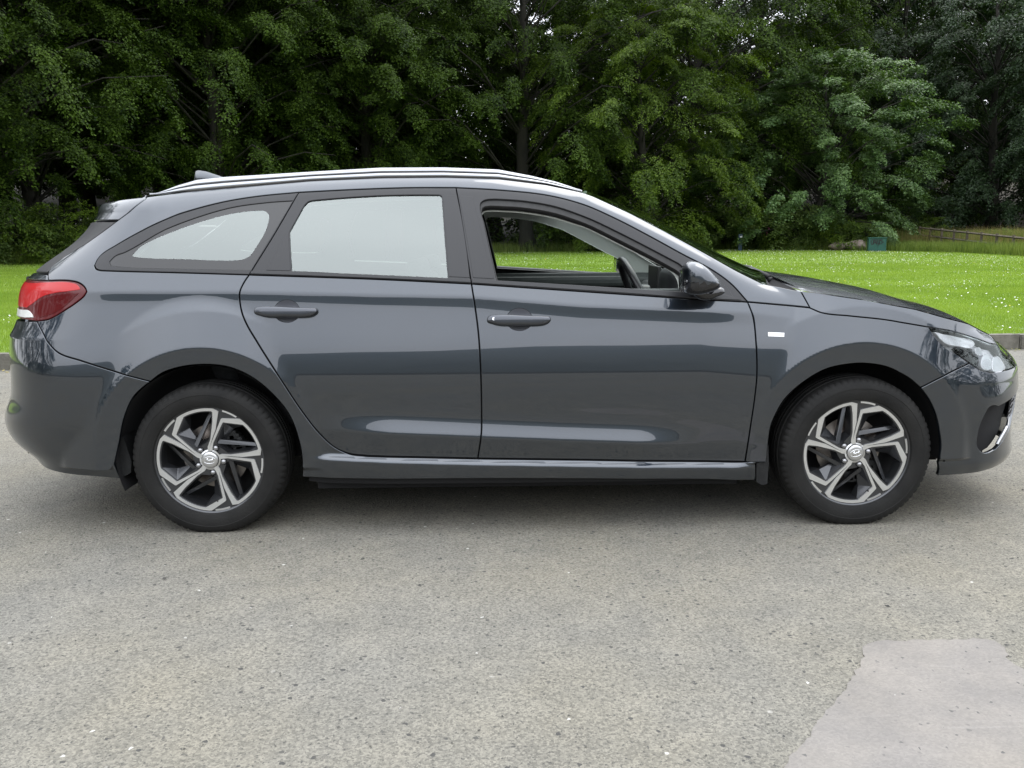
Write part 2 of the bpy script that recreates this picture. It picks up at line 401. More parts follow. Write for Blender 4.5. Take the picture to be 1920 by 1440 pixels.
# ---- traced feature lines
dlo_top = [(177, 497), (187, 480), (217, 460), (267, 432), (333, 402), (417, 379), (483, 368), (560, 360.5), (657, 355.5), (765, 351.8), (855, 351.6), (934, 356), (1027, 366), (1090, 382), (1153, 409), (1215, 441), (1277, 475), (1340, 509), (1372, 533), (1402, 566)]
DT = dlo_top
c_dlo_q = C(*DT[:8]); c_dlo_r = C(*DT[7:11]); c_dlo_f = C(*DT[10:])
c_bel_q = C((467, 515), (333, 511), (230, 508.5), (189, 507)); c_belc = C((189, 507), (180, 504), (177, 497))
c_bel_r = C((467, 515), (711, 523.5), (884, 532)); c_bel_f = C((884, 532), (1059, 544), (1184, 552.5), (1293, 560), (1402, 566))
c_rd = C((467, 515), (457, 530), (449.5, 547), (450.5, 573), (460, 603), (483, 643), (517, 697), (568, 774), (601, 815), (626, 838), (652, 850), (688, 854.5))
c_rdb = C((688, 854.5), (780, 857), (896, 859.5)); c_md = C((884, 532), (890, 571), (897, 625), (901, 688), (903, 774), (902.5, 812), (896, 859.5))
c_fdb = C((896, 859.5), (1150, 863), (1397, 866)); c_fg = C((1402, 566), (1413, 597), (1418, 644), (1419.5, 702), (1415, 749), (1407, 802), (1397, 866))
c_rdf = C((467, 515), (513, 441), (560, 360.5)); c_mdf = C((884, 532), (875, 476), (862.5, 395), (855, 351.6))
c_arch_r = C((282, 715.5), (303, 700), (325, 691.5), (354, 685.5), (386, 683.5), (410, 685), (431, 689), (470, 706), (510, 738), (541.6, 777), (560, 825), (566.5, 864), (566, 895))
c_arch_rb = C((214, 871), (222, 835), (232, 785), (249, 746), (266, 728), (282, 715.5))
c_arch_f = C((1437, 868), (1440.5, 834), (1446, 797.5), (1456, 774), (1471, 749), (1506, 717), (1549.6, 692), (1593, 682.7), (1622.5, 681.5), (1666, 689), (1700, 706), (1726, 727))
c_arch_fb = C((1726, 727), (1742, 749), (1757, 785), (1765, 834), (1763, 865), (1757, 893))
c_sill = C((566, 895), (1000, 898), (1334, 899.5), (1418, 901))
c_cut = C((1519, 577), (1541, 586), (1593, 592), (1666, 600), (1742, 613)); c_cut0 = C((1402, 566), (1517, 576.5))
c_lamp_top = C((1742, 613), (1787, 621), (1825, 632.5), (1855, 643.5))
c_lamp_back = C((1742, 613), (1755, 632.5), (1775, 652.5), (1800, 667.5), (1818, 681)); c_lamp_low = C((1818, 681), (1840, 694), (1860, 698.5))
c_bump_f = C((1726, 727), (1770, 705), (1818, 681)); c_bump_r = C((68, 602), (82, 628), (92, 645), (110, 662), (150, 676), (200, 692), (282, 715.5))
c_tail_low = C((162, 547), (158, 554), (147, 564), (122, 581), (92, 598), (68, 602))
c_dp = C((273, 373), (218, 415.5), (167, 453), (100, 497), (92, 507), (90, 526))
c_tail_top = C((90, 526), (131, 526.4), (150, 531.5), (160, 541), (162, 547))
# upper edge of the body side = roof / pillar / bonnet crest line, from L_roof
def crest(s0, s1, step=0.02):
    ss = np.arange(s0, s1, step) if s1 > s0 else np.arange(s0, s1, -step); ss = np.append(ss, s1); out = []
    for s in ss:
        z = 1.0
        for _ in range(12): z = 0.5*z+0.5*float(interp(L_roof, P(s, z)[0]))
        out.append((float(s), z))
    return np.array(out)
s_ap = U((1503, 544))[0][0]; s_rr = float(c_dp[0][0])
c_top = crest(s_rr, s_ap)
# ---- body side
side_o = poly(c_dlo_q[::-1], c_belc[::-1], c_bel_q[::-1], c_rd, c_rdb, c_fdb, C((1397, 866), (1418, 868)), C((1418, 868), (1418, 901)), c_sill[::-1], c_arch_r[::-1], c_bump_r[::-1], c_tail_low[::-1], c_tail_top[::-1], c_dp[::-1], c_top, C((1503, 548), (1519, 576.5)), c_cut0[::-1], c_dlo_f[::-1], c_dlo_r[::-1])
body = panel('body_side', side_o, paint, car, hs=0.012, hz=0.006)
# inner dark shell behind every gap
rd_o = poly(c_rd, c_rdb, c_md[::-1], c_bel_r[::-1]); fd_o = poly(c_md, c_fdb, c_fg[::-1], c_bel_f[::-1])
def handle_hole(cx, cy):
    return poly(C(*[(cx+24.5*math.cos(t)*(1-0.0*math.sin(t)), cy+(20 if math.sin(t) > 0 else 22)*math.sin(t)) for t in np.linspace(0, 2*PI, 18)]))
HH = [(538, 584.5), (974, 600)]
rdoor = panel('rear_door', rd_o, paint, car, holes=[handle_hole(*HH[0])], hole_gap=0)
fdoor = panel('front_door', fd_o, paint, car, holes=[handle_hole(*HH[1])], hole_gap=0)
fen_o = poly(c_fg, C((1397, 866), (1418, 868)), C((1418, 868), (1437, 868)), c_arch_f, c_bump_f, c_lamp_back[::-1], c_cut[::-1], C((1519, 577), (1517, 576.5)), c_cut0[::-1])
fender = panel('front_wing', fen_o, paint, car, hs=0.012)
for o in body+rdoor+fdoor+fender: adopt(car, o)
# ---- door handles: dished recess and bar
def handle(cx, cy, door, lock):
    s0, z0 = U((cx, cy))[0]
    ring = handle_hole(cx, cy)
    for k, d in enumerate(door):
        m = -1 if k else 1
        rr = np.array(ring); c = rr.mean(0); V = []; F = []; n = len(rr); R = 7
        for i in range(R+1):
            t = 1-i/R; q = c+(rr-c)*max(t, 0.001); v, nn = on_surf(q, 0); v = v-nn*(0.0015+0.013*(1-t**2.0)); V += list(v*[1, m, 1])
        for i in range(R):
            for j in range(n):
                a = (i*n+j, i*n+(j+1) % n, (i+1)*n+(j+1) % n, (i+1)*n+j); F.append(a if m < 0 else a[::-1])
        b = mobj('handle_recess', V, F, paint_r, d)
        # bar: an arched lozenge
        px = [(-62, 3), (-60, -6), (-46, -9), (-20, -9), (20, -7), (50, -6), (59, -5), (60, 1), (52, 8), (38, 11), (0, 11), (-36, 11), (-50, 8)]
        cen = unproj([(cx+u*0.97, cy+v*0.97) for u, v in px]); sp = spline(cen, 0.006, closed=True)
        if area(sp.tolist()) < 0: sp = sp[::-1]
        cc = sp.mean(0); V = []; F = []; n = len(sp)
        for sc, off in ((1.0, -0.008), (1.04, 0.008), (1.05, 0.016), (1.0, 0.022), (0.82, 0.0265), (0.45, 0.0285), (0.02, 0.029)):
            q = sp.copy(); q[:, 0] = cc[0]+(sp[:, 0]-cc[0])*(1-(1-sc)*0.22); q[:, 1] = cc[1]+(sp[:, 1]-cc[1])*sc
            if sc < 0.9: q[:, 0] = cc[0]+(sp[:, 0]-cc[0])*(0.985 if sc > 0.3 else 0.98)
            v, nn = on_surf(q, off); 
            ends = np.clip((np.abs(q[:, 0]-cc[0])-0.085)/0.05, 0, 1)**1.5
            v = v-nn*(ends*min(max(off, 0), 0.014))[:, None]; V += list(v*[1, m, 1])
        for i in range(6):
            for j in range(n):
                a = (i*n+j, i*n+(j+1) % n, (i+1)*n+(j+1) % n, (i+1)*n+j); F.append(a if m > 0 else a[::-1])
        h = mobj('door_handle', V, F, paint_d, d)
        # seam between the lock cap and the grip
        q = np.array(unproj([(cx-42, cy-7), (cx-42, cy+8)])); v, nn = on_surf(q, 0.0235)
        mobj('handle_seam', (MB().tube([Vector(p*[1, m, 1]) for p in v], 0.0012, 6)).v, MB().tube([Vector(p*[1, m, 1]) for p in v], 0.0012, 6).f, blackin, h)
        if lock and k == 0:
            q = np.array(unproj([(cx-48, cy-1)])); v, nn = on_surf(q, 0.0225); v2 = v[0]+nn[0]*0.004
            mb = MB().tube([Vector(v[0]), Vector(v2)], 0.0062, 16); mb.build('lock_cap', chrome, h, False)
paint_r = pmat('recess_paint_lit', (0.16, 0.165, 0.185), 0.42, 0.7, Coat_Weight=0.4, Coat_Roughness=0.1)  # paler copy of the car paint; light caught in the dish is in the colour
paint_d = pmat('car_paint_handle', (0.055, 0.06, 0.072), 0.34, 0.9, Coat_Weight=1.0, Coat_Roughness=0.04)
for (hx, hy), d, lk in zip(HH, (rdoor, fdoor), (False, True)): handle(hx, hy, d, lk)
# ---- window frames and glass
glass_tint = glassmat('privacy_glass', (0.78, 0.88, 0.80), 2.55)
glass_clear = glassmat('clear_glass', (0.90, 0.94, 0.92), 1.5)
glass_screen = glassmat('windscreen_glass', (0.80, 0.86, 0.82), 1.5)
frit = pmat('ceramic_frit', (0.016, 0.016, 0.017), 0.16, Specular_IOR_Level=0.65)
# quarter window
q_out = poly(c_dlo_q, C((560, 360.5), (513, 441), (467, 515)), c_bel_q, c_belc)
q_in = poly(C((205, 490), (215, 480), (233, 473), (300, 435), (367, 408), (433, 389), (500, 379.5), (549, 376), step=0.01), C((549, 376), (510, 441), (470, 506.5)), C((470, 506.5), (333, 504), (215, 499), (206, 497), (205, 490)))
q_cl = poly(C((247, 479.5), (251, 474), (262, 463), (300, 443), (367, 418), (433, 400), (480, 394.5), (496, 395), (504, 402), (503, 414), (497, 433), (477, 467), (468, 479), (455, 485.5), (440, 487.5), (350, 485.5), (256, 481.5), (247, 479.5)))
qf = panel('quarter_window_frame', q_out, satin, body[0], holes=[q_in], gap=0.0015, depth=0.014, hs=0.02, hz=0.008, mirror=True, hole_gap=0); qf[1].parent = body[1]
fr = panel('quarter_window_border', q_in, frit, body[0], holes=[q_cl], off=-0.004, gap=0.0008, bev=0.0008, depth=0.006, hs=0.02, hz=0.01, hole_gap=-0.0008); fr[1].parent = body[1]
gq = panel('quarter_window_glass', q_cl, glass_tint, body[0], off=-0.0042, gap=-0.0005, bev=0.0001, depth=0.0002, hs=0.02, hz=0.01); gq[1].parent = body[1]
# rear door frame
r_out = poly(c_dlo_r, C((855, 351.6), (862.5, 395), (875, 476), (884, 532)), c_bel_r[::-1], c_rdf)
r_win = poly(C((543, 434), (558, 407), (572, 383), (578, 377.5), (590, 375)), C((590, 375), (630, 371.5), (711, 366.5), (792, 365), (824, 365.3)), C((824, 365.3), (828, 368)), C((828, 368), (833, 440), (839.5, 521)), C((839.5, 521), (711, 515), (547, 508)), C((547, 508), (544.5, 470), (543, 434)))
rf = panel('rear_door_frame', r_out, satin, rdoor[0], holes=[r_win], gap=0.002, depth=0.02, hs=0.02, hz=0.008, hole_gap=0); rf[1].parent = rdoor[1]
g = panel('rear_door_glass', r_win, glass_tint, rdoor[0], off=-0.007, gap=-0.004, bev=0.0001, depth=0.0002, hs=0.02, hz=0.01); g[1].parent = rdoor[1]
# front door frame
f_out = poly(c_dlo_f, c_bel_f[::-1], c_mdf)
f_win = poly(C((930.5, 525.6), (918, 470), (906, 415), (900, 390), (901, 380), (909, 374.5), (930, 372.5)), C((930, 372.5), (981, 376), (1043, 387), (1105, 409), (1152, 431), (1215, 463), (1272, 493)), C((1272, 493), (1280, 500), (1281, 507)), C((1281, 507), (1280, 547)), C((1280, 547), (1152, 539), (1040, 532), (930.5, 525.6)))
f_ap = poly(C((933, 524), (920, 468), (908, 415), (903, 396), (905, 387), (915, 384), (935, 384)), C((935, 384), (981, 387), (1043, 398), (1105, 420), (1152, 443), (1215, 475), (1266, 503)), C((1266, 503), (1276, 510)), C((1276, 510), (1277, 545)), C((1277, 545), (1152, 537.5), (933, 524)))
ff = panel('front_door_frame', f_out, satin, fdoor[0], holes=[f_win], gap=0.002, depth=0.02, hs=0.02, hz=0.008, hole_gap=0); ff[1].parent = fdoor[1]
sl = panel('window_seal', f_win, rubber, fdoor[0], holes=[f_ap], off=-0.009, gap=0.0, bev=0.002, depth=0.03, hs=0.02, hz=0.008, hole_gap=0); sl[1].parent = fdoor[1]
g2 = panel('front_door_glass', f_ap, glass_clear, fdoor[1], off=-0.018, gap=-0.006, bev=0.0001, depth=0.0002, hs=0.04, hz=0.02)
bpy.data.objects.remove(g2[0])            # the near window is wound down
# pillar covers, belt strips, seams, as pieces of their own set proud of the frame
def cover(name, px, door, mat=satin, off=0.0022, **k):
    o = panel(name, poly(*px), mat, door[0], off=off, gap=0.0006, bev=0.001, depth=0.003, hs=0.02, hz=0.01, **k); o[1].parent = door[1]
cover('pillar_cover', [C((830, 366.5), (857, 367)), C((857, 367), (866, 412), (875, 470), (881, 521)), C((881, 521), (841.5, 519)), C((841.5, 519), (836, 440), (830, 366.5))], rdoor)
cover('pillar_cover', [C((860.5, 367), (886, 368.5)), C((886, 368.5), (900, 425), (912, 474), (926, 523)), C((926, 523), (887, 521)), C((887, 521), (878, 465), (868, 407), (860.5, 367))], fdoor)
cover('corner_cover', [C((541, 434), (520, 470), (499, 507)), C((499, 507), (545, 508.2)), C((545, 508.2), (542.5, 470), (541, 434))], rdoor)
bel_t_r = C((472, 508), (546, 508.5), (711, 516), (841, 521.7), (882, 523.5)); bel_t_f = C((886, 524), (931, 526), (1152, 539.5), (1277, 547.5), (1360, 553))
for dr, top, bot in ((rdoor, bel_t_r, C((469, 513.5), (711, 522), (883, 530))), (fdoor, bel_t_f, C((886, 530.5), (1059, 542), (1184, 550.5), (1293, 558.5), (1390, 563)))):
    o = panel('belt_moulding', poly(top, bot[::-1]), satin, dr[0], off=0.0035, gap=0.0, bev=0.0018, depth=0.006, hs=0.03, hz=0.005); o[1].parent = dr[1]
cover('mirror_sail', [C((1290, 497), (1335, 519), (1364, 540), (1377, 560)), C((1377, 560), (1293, 555)), C((1293, 555), (1288, 520), (1290, 497))], fdoor)
# ---- lights, rear bumper and tailgate around the tail corner
def hz_(z0, s0, s1): return Zl((s0, z0), (s1, z0))
sT = -1.17                                   # lamp / tailgate split round the corner
zt0 = c_tail_top[0]; zt1 = c_tail_low[-1]
tl_o = poly(c_tail_top, c_tail_low, Zl(tuple(zt1), (sT, zt1[1]+0.01)), Zl((sT, zt1[1]+0.01), (sT, zt0[1])), Zl((sT, zt0[1]), tuple(zt0)))
def lampmat(name, c, trans=0.0, rough=0.05, emit=0):
    return pmat(name, c, 0.3, Coat_Weight=0.6, Coat_Roughness=0.03, Specular_IOR_Level=0.2)
red1 = lampmat('bright_red_lens', (0.40, 0.006, 0.008)); red2 = lampmat('deep_red_lens', (0.085, 0.002, 0.004)); white_l = lampmat('clear_reverse_lens', (0.62, 0.62, 0.60)); amber = lampmat('amber_reflector', (0.8, 0.18, 0.01))
tl = panel('tail_lamp', tl_o, red2, car, gap=0.002, depth=0.01, hs=0.02, hz=0.008)
u1 = C((60, 531), (92, 529.5), (130, 530), (146, 535), (151, 543)); l1 = C((151, 543), (130, 546), (105, 549), (80, 556), (60, 570), (50, 577))
tb = poly(u1, l1, Zl(tuple(l1[-1]), (sT+0.02, l1[-1][1])), Zl((sT+0.02, l1[-1][1]), (sT+0.02, u1[0][1])), Zl((sT+0.02, u1[0][1]), tuple(u1[0])))
tbp = panel('upper_red_lens', tb, red1, tl[0], off=0.0018, gap=0, bev=0.0014, depth=0.003, hs=0.02, hz=0.008); tbp[1].parent = tl[1]
lo_r = panel('lower_red_lens', poly(C((148, 550), (130, 550), (105, 553), (82, 560), (64, 573)), C((64, 573), (70, 588), (74, 596)), C((74, 596), (95, 590), (120, 576), (148, 550))), pmat('mid_red_lens', (0.075, 0.002, 0.003), 0.3, Coat_Weight=0.3, Specular_IOR_Level=0.1), tl[0], off=0.0016, gap=0.0, bev=0.0012, depth=0.003, hs=0.02, hz=0.008); lo_r[1].parent = tl[1]
wl = C((42, 581), (54, 582.5), (61, 590), (63, 595)); wb = C((63, 595), (48, 595.5))
rv = panel('reverse_lens', poly(wl, wb, Zl(tuple(wb[-1]), (sT+0.03, wb[-1][1]), ), Zl((sT+0.03, wb[-1][1]), (sT+0.03, wl[0][1])), Zl((sT+0.03, wl[0][1]), tuple(wl[0]))), white_l, tl[0], off=0.0025, gap=0.0, bev=0.001, depth=0.004, hs=0.02, hz=0.008); rv[1].parent = tl[1]
# rear bumper
def bottom_z(s): return np.interp(s, [-1.5, -1.25, -1.05, -0.8, -0.55, -0.3], [0.30, 0.30, 0.275, 0.245, 0.228, 0.215])
c_rb_low = np.array([(s, bottom_z(s)) for s in np.arange(SE, c_arch_rb[0][0], 0.02)]); zb = 0.66
rb_top = np.array([(SE, zb), (-1.30, zb), (-1.20, zb+0.02), (-1.13, zt1[1]-0.012)]); rb_top = spline(rb_top, 0.02)
rb_o = poly(c_bump_r, c_arch_rb[::-1], c_rb_low[::-1], Zl((SE, float(c_rb_low[0][1])), (SE, zb)), rb_top, Zl((-1.13, zt1[1]-0.012), tuple(zt1)))
def mirrored_pair_join(name, outline, mat, parent, **k):
    """half panel that reaches the centreline, joined with its mirror into one piece"""
    a = panel(name, outline, mat, parent, **k); va = [v.co.copy() for v in a[0].data.vertices]; n = len(va); y0 = min(-v.y for v in va)
    for v in va:      # close the seam on the centreline
        if -v.y < 0.25: v.y = -(-v.y-y0)*0.25/(0.25-y0)
    fa = [list(p.vertices) for p in a[0].data.polygons]
    V = [tuple(v) for v in va]+[(v.x, -v.y, v.z) for v in va]; F = fa+[[i+n for i in f[::-1]] for f in fa]
    nrm = np.zeros((n, 3)); ln = a[0].data.corner_normals; cnt = np.zeros(n)
    for l, c in zip(a[0].data.loops, ln): nrm[l.vertex_index] += c.vector
    nrm /= np.maximum(np.linalg.norm(nrm, axis=1, keepdims=True), 1e-9)
    o = mobj(name, V, F, mat, None, True, np.vstack([nrm, nrm*[1, -1, 1]])); [bpy.data.objects.remove(x) for x in a]
    if parent is not None: adopt(parent, o)
    return o
rbump = mirrored_pair_join('rear_bumper', rb_o, paint, car, hs=0.014)
refl = panel('bumper_reflector', poly(Zl((-1.22, 0.655), (-1.22, 0.615)), Zl((-1.22, 0.615), (-1.08, 0.635)), Zl((-1.08, 0.635), (-1.08, 0.65)), Zl((-1.08, 0.65), (-1.22, 0.655))), amber, rbump, off=0.003, gap=0, bev=0.001, depth=0.004, hs=0.03, hz=0.01)
# spoiler, glass side wings, rear window, tailgate
z_sp = float(U((215, 414))[0][1]); zdp = c_dp
zs_t = float(c_top[0][1])
def z_edge(s): return float(np.interp(s, [SE, -1.0, s_rr], [zs_t-0.035, zs_t-0.03, zs_t]))

iw = [i for i in range(len(c_dp)) if c_dp[i][1] < z_sp]; i0 = iw[0]
ZQ = float(c_dp[-1][1])+0.03; cdw = c_dp[i0:]; cdw = cdw[cdw[:, 1] > ZQ]
SW = -1.05
wing = poly(cdw, Zl(tuple(cdw[-1]), (SW, ZQ)), Zl((SW, ZQ), (SW, z_sp)), Zl((SW, z_sp), tuple(cdw[0])))
tg = mirrored_pair_join('tailgate', poly(c_dp[c_dp[:, 1] < ZQ], Zl(tuple(c_dp[-1]), (sT, zt0[1])), Zl((sT, zt0[1]), (sT, zb+0.01)), Zl((sT, zb+0.01), (SE, zb+0.01)), Zl((SE, zb+0.01), (SE, ZQ-0.005)), Zl((SE, ZQ-0.005), tuple(c_dp[c_dp[:, 1] < ZQ][0]))), paint, car)
wg = panel('window_wing', wing, trim, tg, gap=0.0012, depth=0.012, hs=0.02, hz=0.01)
rw = mirrored_pair_join('rear_window', poly(Zl((SW, z_sp), (SW, ZQ)), Zl((SW, ZQ), (SE, ZQ)), Zl((SE, ZQ), (SE, z_sp)), Zl((SE, z_sp), (SW, z_sp))), glass_tint, None, off=-0.003, gap=0.0012, depth=0.001); rw.parent = tg
spo = mirrored_pair_join('roof_spoiler', poly(c_dp[:i0], Zl(tuple(c_dp[i0-1]), (SE, z_sp+0.004)), Zl((SE, z_sp+0.004), (SE, z_edge(SE))), [(s, z_edge(s)) for s in np.arange(SE, s_rr, 0.02)], Zl((s_rr-0.01, zs_t), tuple(c_dp[0]))), paint, car)
# rear wiper stub
q = P(np.array([-1.30]), np.array([1.0]))[0]
MB().tube([q+np.array([0, 0, 0.0]), q+np.array([-0.03, 0, 0.015]), P(-1.2, 1.02)+np.array([-0.03, 0, 0.0])], 0.012, 8).build('rear_wiper', rubber, tg)
# ---- roof skin
def lofts(name, rows, mat, parent, wrap=False):
    n = len(rows[0]); V = [p for r in rows for p in r]; F = []
    for i in range(len(rows)-1):
        for j in range(n-1): F.append((i*n+j, i*n+j+1, (i+1)*n+j+1, (i+1)*n+j))
    return mobj(name, V, F, mat, parent)
rows = []
sroof = np.arange(s_rr-0.42, U((1098, 360))[0][0], 0.03)
for s in sroof:
    if s < s_rr: zz = z_edge(s); p = P(s, zz)
    else: zz = float(np.interp(s, c_top[:, 0], c_top[:, 1])); p = P(s, zz)
    t = np.linspace(-1, 1, 25); cr = 0.036*np.clip((s-sroof[0])/0.25, 0, 1)
    if s < s_rr: p = p*1.0
    fx = 0.045*np.clip((s-sroof[-1]+0.4)/0.4, 0, 1); rows.append([(p[0]+fx*(1-abs(k)**2.0), -p[1]*k*0.99, p[2]+cr*(1-abs(k)**2.0)-0.003) for k in t])
roof = lofts('roof', rows, paint, None); adopt(car, roof)
# ---- windscreen
se = np.linspace(U((1098, 360))[0][0], U((1440, 533))[0][0], 26); rows = []
for i, s in enumerate(se):
    zz = float(np.interp(s, c_top[:, 0], c_top[:, 1])); p = P(s, zz); f = i/25; b = 0.050
    t = np.linspace(-1, 1, 41)
    rows.append([(p[0]+(0.045+0.06*f)*(1-abs(k)**2.0), -p[1]*k*0.985, p[2]-0.006+(0.040+0.016*f)*(1-abs(k)**2.0)) for k in t])
wscr = lofts('windscreen', rows, glass_screen, None); adopt(car, wscr)
ws_base = rows[-1]
# ---- cowl, bonnet
sb0 = s_ap; crb = crest(s_ap, SF, 0.02)
cbz = [P(s, z) for s, z in crb]
rowsB = []
for i, (s, z) in enumerate(crb):
    p = P(s, z); yk = abs(p[1]); cr = 0.060*min(1, yk/0.5); t = np.linspace(-1, 1, 41); n = 41
    rowsB.append([(p[0]-(0.0)*(1-k*k), -p[1]*k, p[2]+cr*(1-abs(k)**2.2)) for k in t])
# bow the rear edge backwards towards the screen
for i in range(0, 9):
    w_ = (1-i/9)**1.5
    rowsB[i] = [(x-0.03*w_*(1-(y/0.7)**2) if abs(y) < 0.7 else x, y, z) for x, y, z in rowsB[i]]
bt = lofts('bonnet', rowsB, paint, None); adopt(car, bt)
lt = c_lamp_top
bs_o = poly(c_cut, c_lamp_top, Zl(tuple(lt[-1]), (3.45, float(lt[-1][1])-0.035), (SF, float(lt[-1][1])-0.05)), Zl((SF, float(lt[-1][1])-0.05), (SF, crb[-1][1]-0.003)), crb[::-1]-np.array([0, 0.0015]), C((1503, 548), (1519, 577)))
bside = mirrored_pair_join('bonnet_edge', bs_o, paint, None, gap=0.0016, bev=0.0012, hs=0.02, hz=0.005); bside.parent = bt
rows = []
for k in range(6):
    f = k/5; rows.append([tuple(Vector(a)*(1-f)+Vector(b)*f-Vector((0, 0, 0.035*math.sin(PI*f)+0.012*(f > 0.9)))) for a, b in zip(ws_base, rowsB[0])])
cowl = lofts('cowl', rows, blackin, None); adopt(car, cowl)
# windscreen wiper
a = np.array(ws_base[6]); b = np.array(ws_base[30])
for k0, k1, nm in ((8, 24, 'windscreen_wiper'), (22, 36, 'windscreen_wiper')):
    a = np.array(ws_base[k0])+[0.03, 0, -0.012]; b = np.array(ws_base[k1])+[-0.01, 0, 0.004]
    o = MB().tube([a, (a+b)/2+[0, 0, 0.012], b], [0.011, 0.009, 0.005], 8).box(tuple(a+[0.01, 0, -0.014]), (0.03, 0.03, 0.02), bev=0.006).build(nm, rubber, None, True); adopt(car, o)
# ---- front bumper with lamp, grille and fog recess
LE = float(c_lamp_low[-1][0]); zL = float(c_lamp_low[-1][1]); sL = 3.62
c_fb_low = spline([tuple(c_arch_fb[-1]), (3.15, 0.196), (3.3, 0.21), (3.45, 0.235), (3.7, 0.25), (SF, 0.25)], 0.02)
zg = 0.60
fog = poly(C((1832.5, 822.5), (1839, 795), (1848, 775), (1856, 763), (1864, 759.5), (1874, 761)), Zl(tuple(U((1874, 761))[0]), (3.50, 0.545)), Zl((3.50, 0.545), (3.53, 0.50), (3.47, 0.41)), Zl((3.47, 0.41), tuple(U((1868, 842))[0])), C((1868, 842), (1847, 850), (1837, 845), (1832, 835), (1832.5, 822.5)))
lamp_r = Zl(tuple(c_lamp_low[-1]), (sL, zL+0.005)); 
fb_o = poly(c_bump_f, c_lamp_low, lamp_r, Zl((sL, zL+0.005), (SF, zL+0.0)), Zl((SF, zL), (SF, 0.25)), c_fb_low[::-1], c_arch_fb[::-1])
grille = poly(Zl((3.70, 0.66), (3.66, 0.52), (3.62, 0.36)), Zl((3.62, 0.36), (SF-0.01, 0.33)), Zl((SF-0.01, 0.33), (SF-0.01, 0.67)), Zl((SF-0.01, 0.67), (3.70, 0.66)))
fbump = mirrored_pair_join('front_bumper', fb_o, paint, car, holes=[fog, grille], hole_gap=0.0, hs=0.014)
gm = panel('grille', grille, darkplastic, fbump, off=-0.02, gap=-0.003, bev=0.001, depth=0.001, hs=0.03, hz=0.02)
for z in np.arange(0.37, 0.66, 0.03):
    for m in (1, -1):
        pts = [P(s, z)*[1, m, 1]-np.array([0.012, 0, 0]) for s in np.linspace(3.66, SF-0.015, 10)]
        MB().tube(pts, 0.006, 6).build('grille_bar', gloss, fbump, True)
fr_ = panel('fog_recess', fog, blackin, fbump, off=-0.04, gap=-0.004, bev=0.001, depth=0.001, hs=0.02, hz=0.01)
for k in range(2): fr_[k].parent = fbump
boltm_ = pmat('recess_mesh_grey', (0.16, 0.16, 0.165), 0.35, 0.8)
# zig-zag mesh in the recess
mbm = MB()
for r in range(6):
    z = 0.415+r*0.026; pts = []
    for i in range(9):
        s = 3.335+i*0.022; pts.append(Vector(on_surf(np.array([(s, z+(0.007 if i % 2 else -0.007)+ (s-3.335)*0.1)]), -0.010)[0][0]))
    mbm.tube(pts, 0.0035, 6)
for i in range(5):
    s = 3.34+i*0.04; mbm.tube([Vector(on_surf(np.array([(s+0.01, z)]), -0.012)[0][0]) for z in (0.41, 0.55)], 0.003, 6)
for m in (1, -1): mobj('recess_mesh', [(v[0], v[1]*m, v[2]) for v in mbm.v], mbm.f, boltm_, fbump, True)
bl = spline(unproj([(1889, 800), (1882, 818), (1869, 833)]), 0.01); tp = spline(unproj([(1891, 790), (1887, 798), (1878, 813), (1867, 831)]), 0.01)
for m_ in range(1):
    o = panel('recess_blade', poly(C((1869, 835), (1875, 824), (1882, 812), (1890, 797)), C((1890, 797), (1889, 806), (1882, 822), (1869, 835))), alu, fbump, off=0.004, gap=0, bev=0.002, depth=0.012, hs=0.01, hz=0.006)
# headlamp: clear cover over a housing with reflectors
lamp_o = poly(c_lamp_back, c_lamp_low, Zl(tuple(c_lamp_low[-1]), (sL, zL+0.005)), Zl((sL, zL+0.005), (sL+0.02, zL+0.06)), Zl((sL+0.02, zL+0.06), tuple(lt[-1])), c_lamp_top[::-1])
lens_m = glassmat('headlamp_cover_glass', (0.97, 0.98, 0.98), 1.45)
hl = panel('headlamp', lamp_o, lens_m, car, off=0.0, gap=0.002, bev=0.001, depth=0.006, hs=0.02, hz=0.008)
for o in hl: adopt(car, o)
housing = pmat('lamp_housing_grey', (0.62, 0.63, 0.66), 0.4, 0.3)
hb = panel('lamp_housing', lamp_o, housing, hl[0], off=-0.045, gap=0.004, bev=0.001, depth=0.001, hs=0.02, hz=0.01); hb[1].parent = hl[1]
def lamp_bit(name, px, mat, off, dep=0.02):
    o = panel(name, poly(C(*(px+[px[0]]), step=0.01)), mat, hl[0], off=off, gap=0.0, bev=0.002, depth=dep, hs=0.015, hz=0.008); o[1].parent = hl[1]
wr = pmat('lamp_reflector_white', (0.80, 0.81, 0.84), 0.3, 0.45)
lamp_bit('side_reflector', [(1758, 621), (1800, 629), (1835, 641), (1832, 648), (1800, 647), (1786, 646), (1775, 640)], wr, -0.018)
lamp_bit('projector_shroud', [(1800, 650), (1832, 652), (1843, 668), (1842, 684), (1828, 682), (1812, 668)], gloss, -0.022)
lamp_bit('reflector', [(1847, 664), (1858, 663), (1863, 690), (1845, 688)], wr, -0.010)
lamp_bit('reflector', [(1832, 651), (1842, 651), (1845, 663), (1833, 663)], wr, -0.008)
lamp_bit('indicator_reflector', [(1866, 668), (1880, 668), (1888, 684), (1885, 695), (1868, 694)], wr, -0.012)
# badge on the wing
o = panel('wing_badge', poly(C((1440, 623), (1470.5, 624)), C((1470.5, 624), (1470.5, 632)), C((1470.5, 632), (1440, 631)), C((1440, 631), (1440, 623))), silver, fender[0], off=0.0025, gap=0, bev=0.0008, depth=0.003, hs=0.02, hz=0.01); o[1].parent = fender[1]
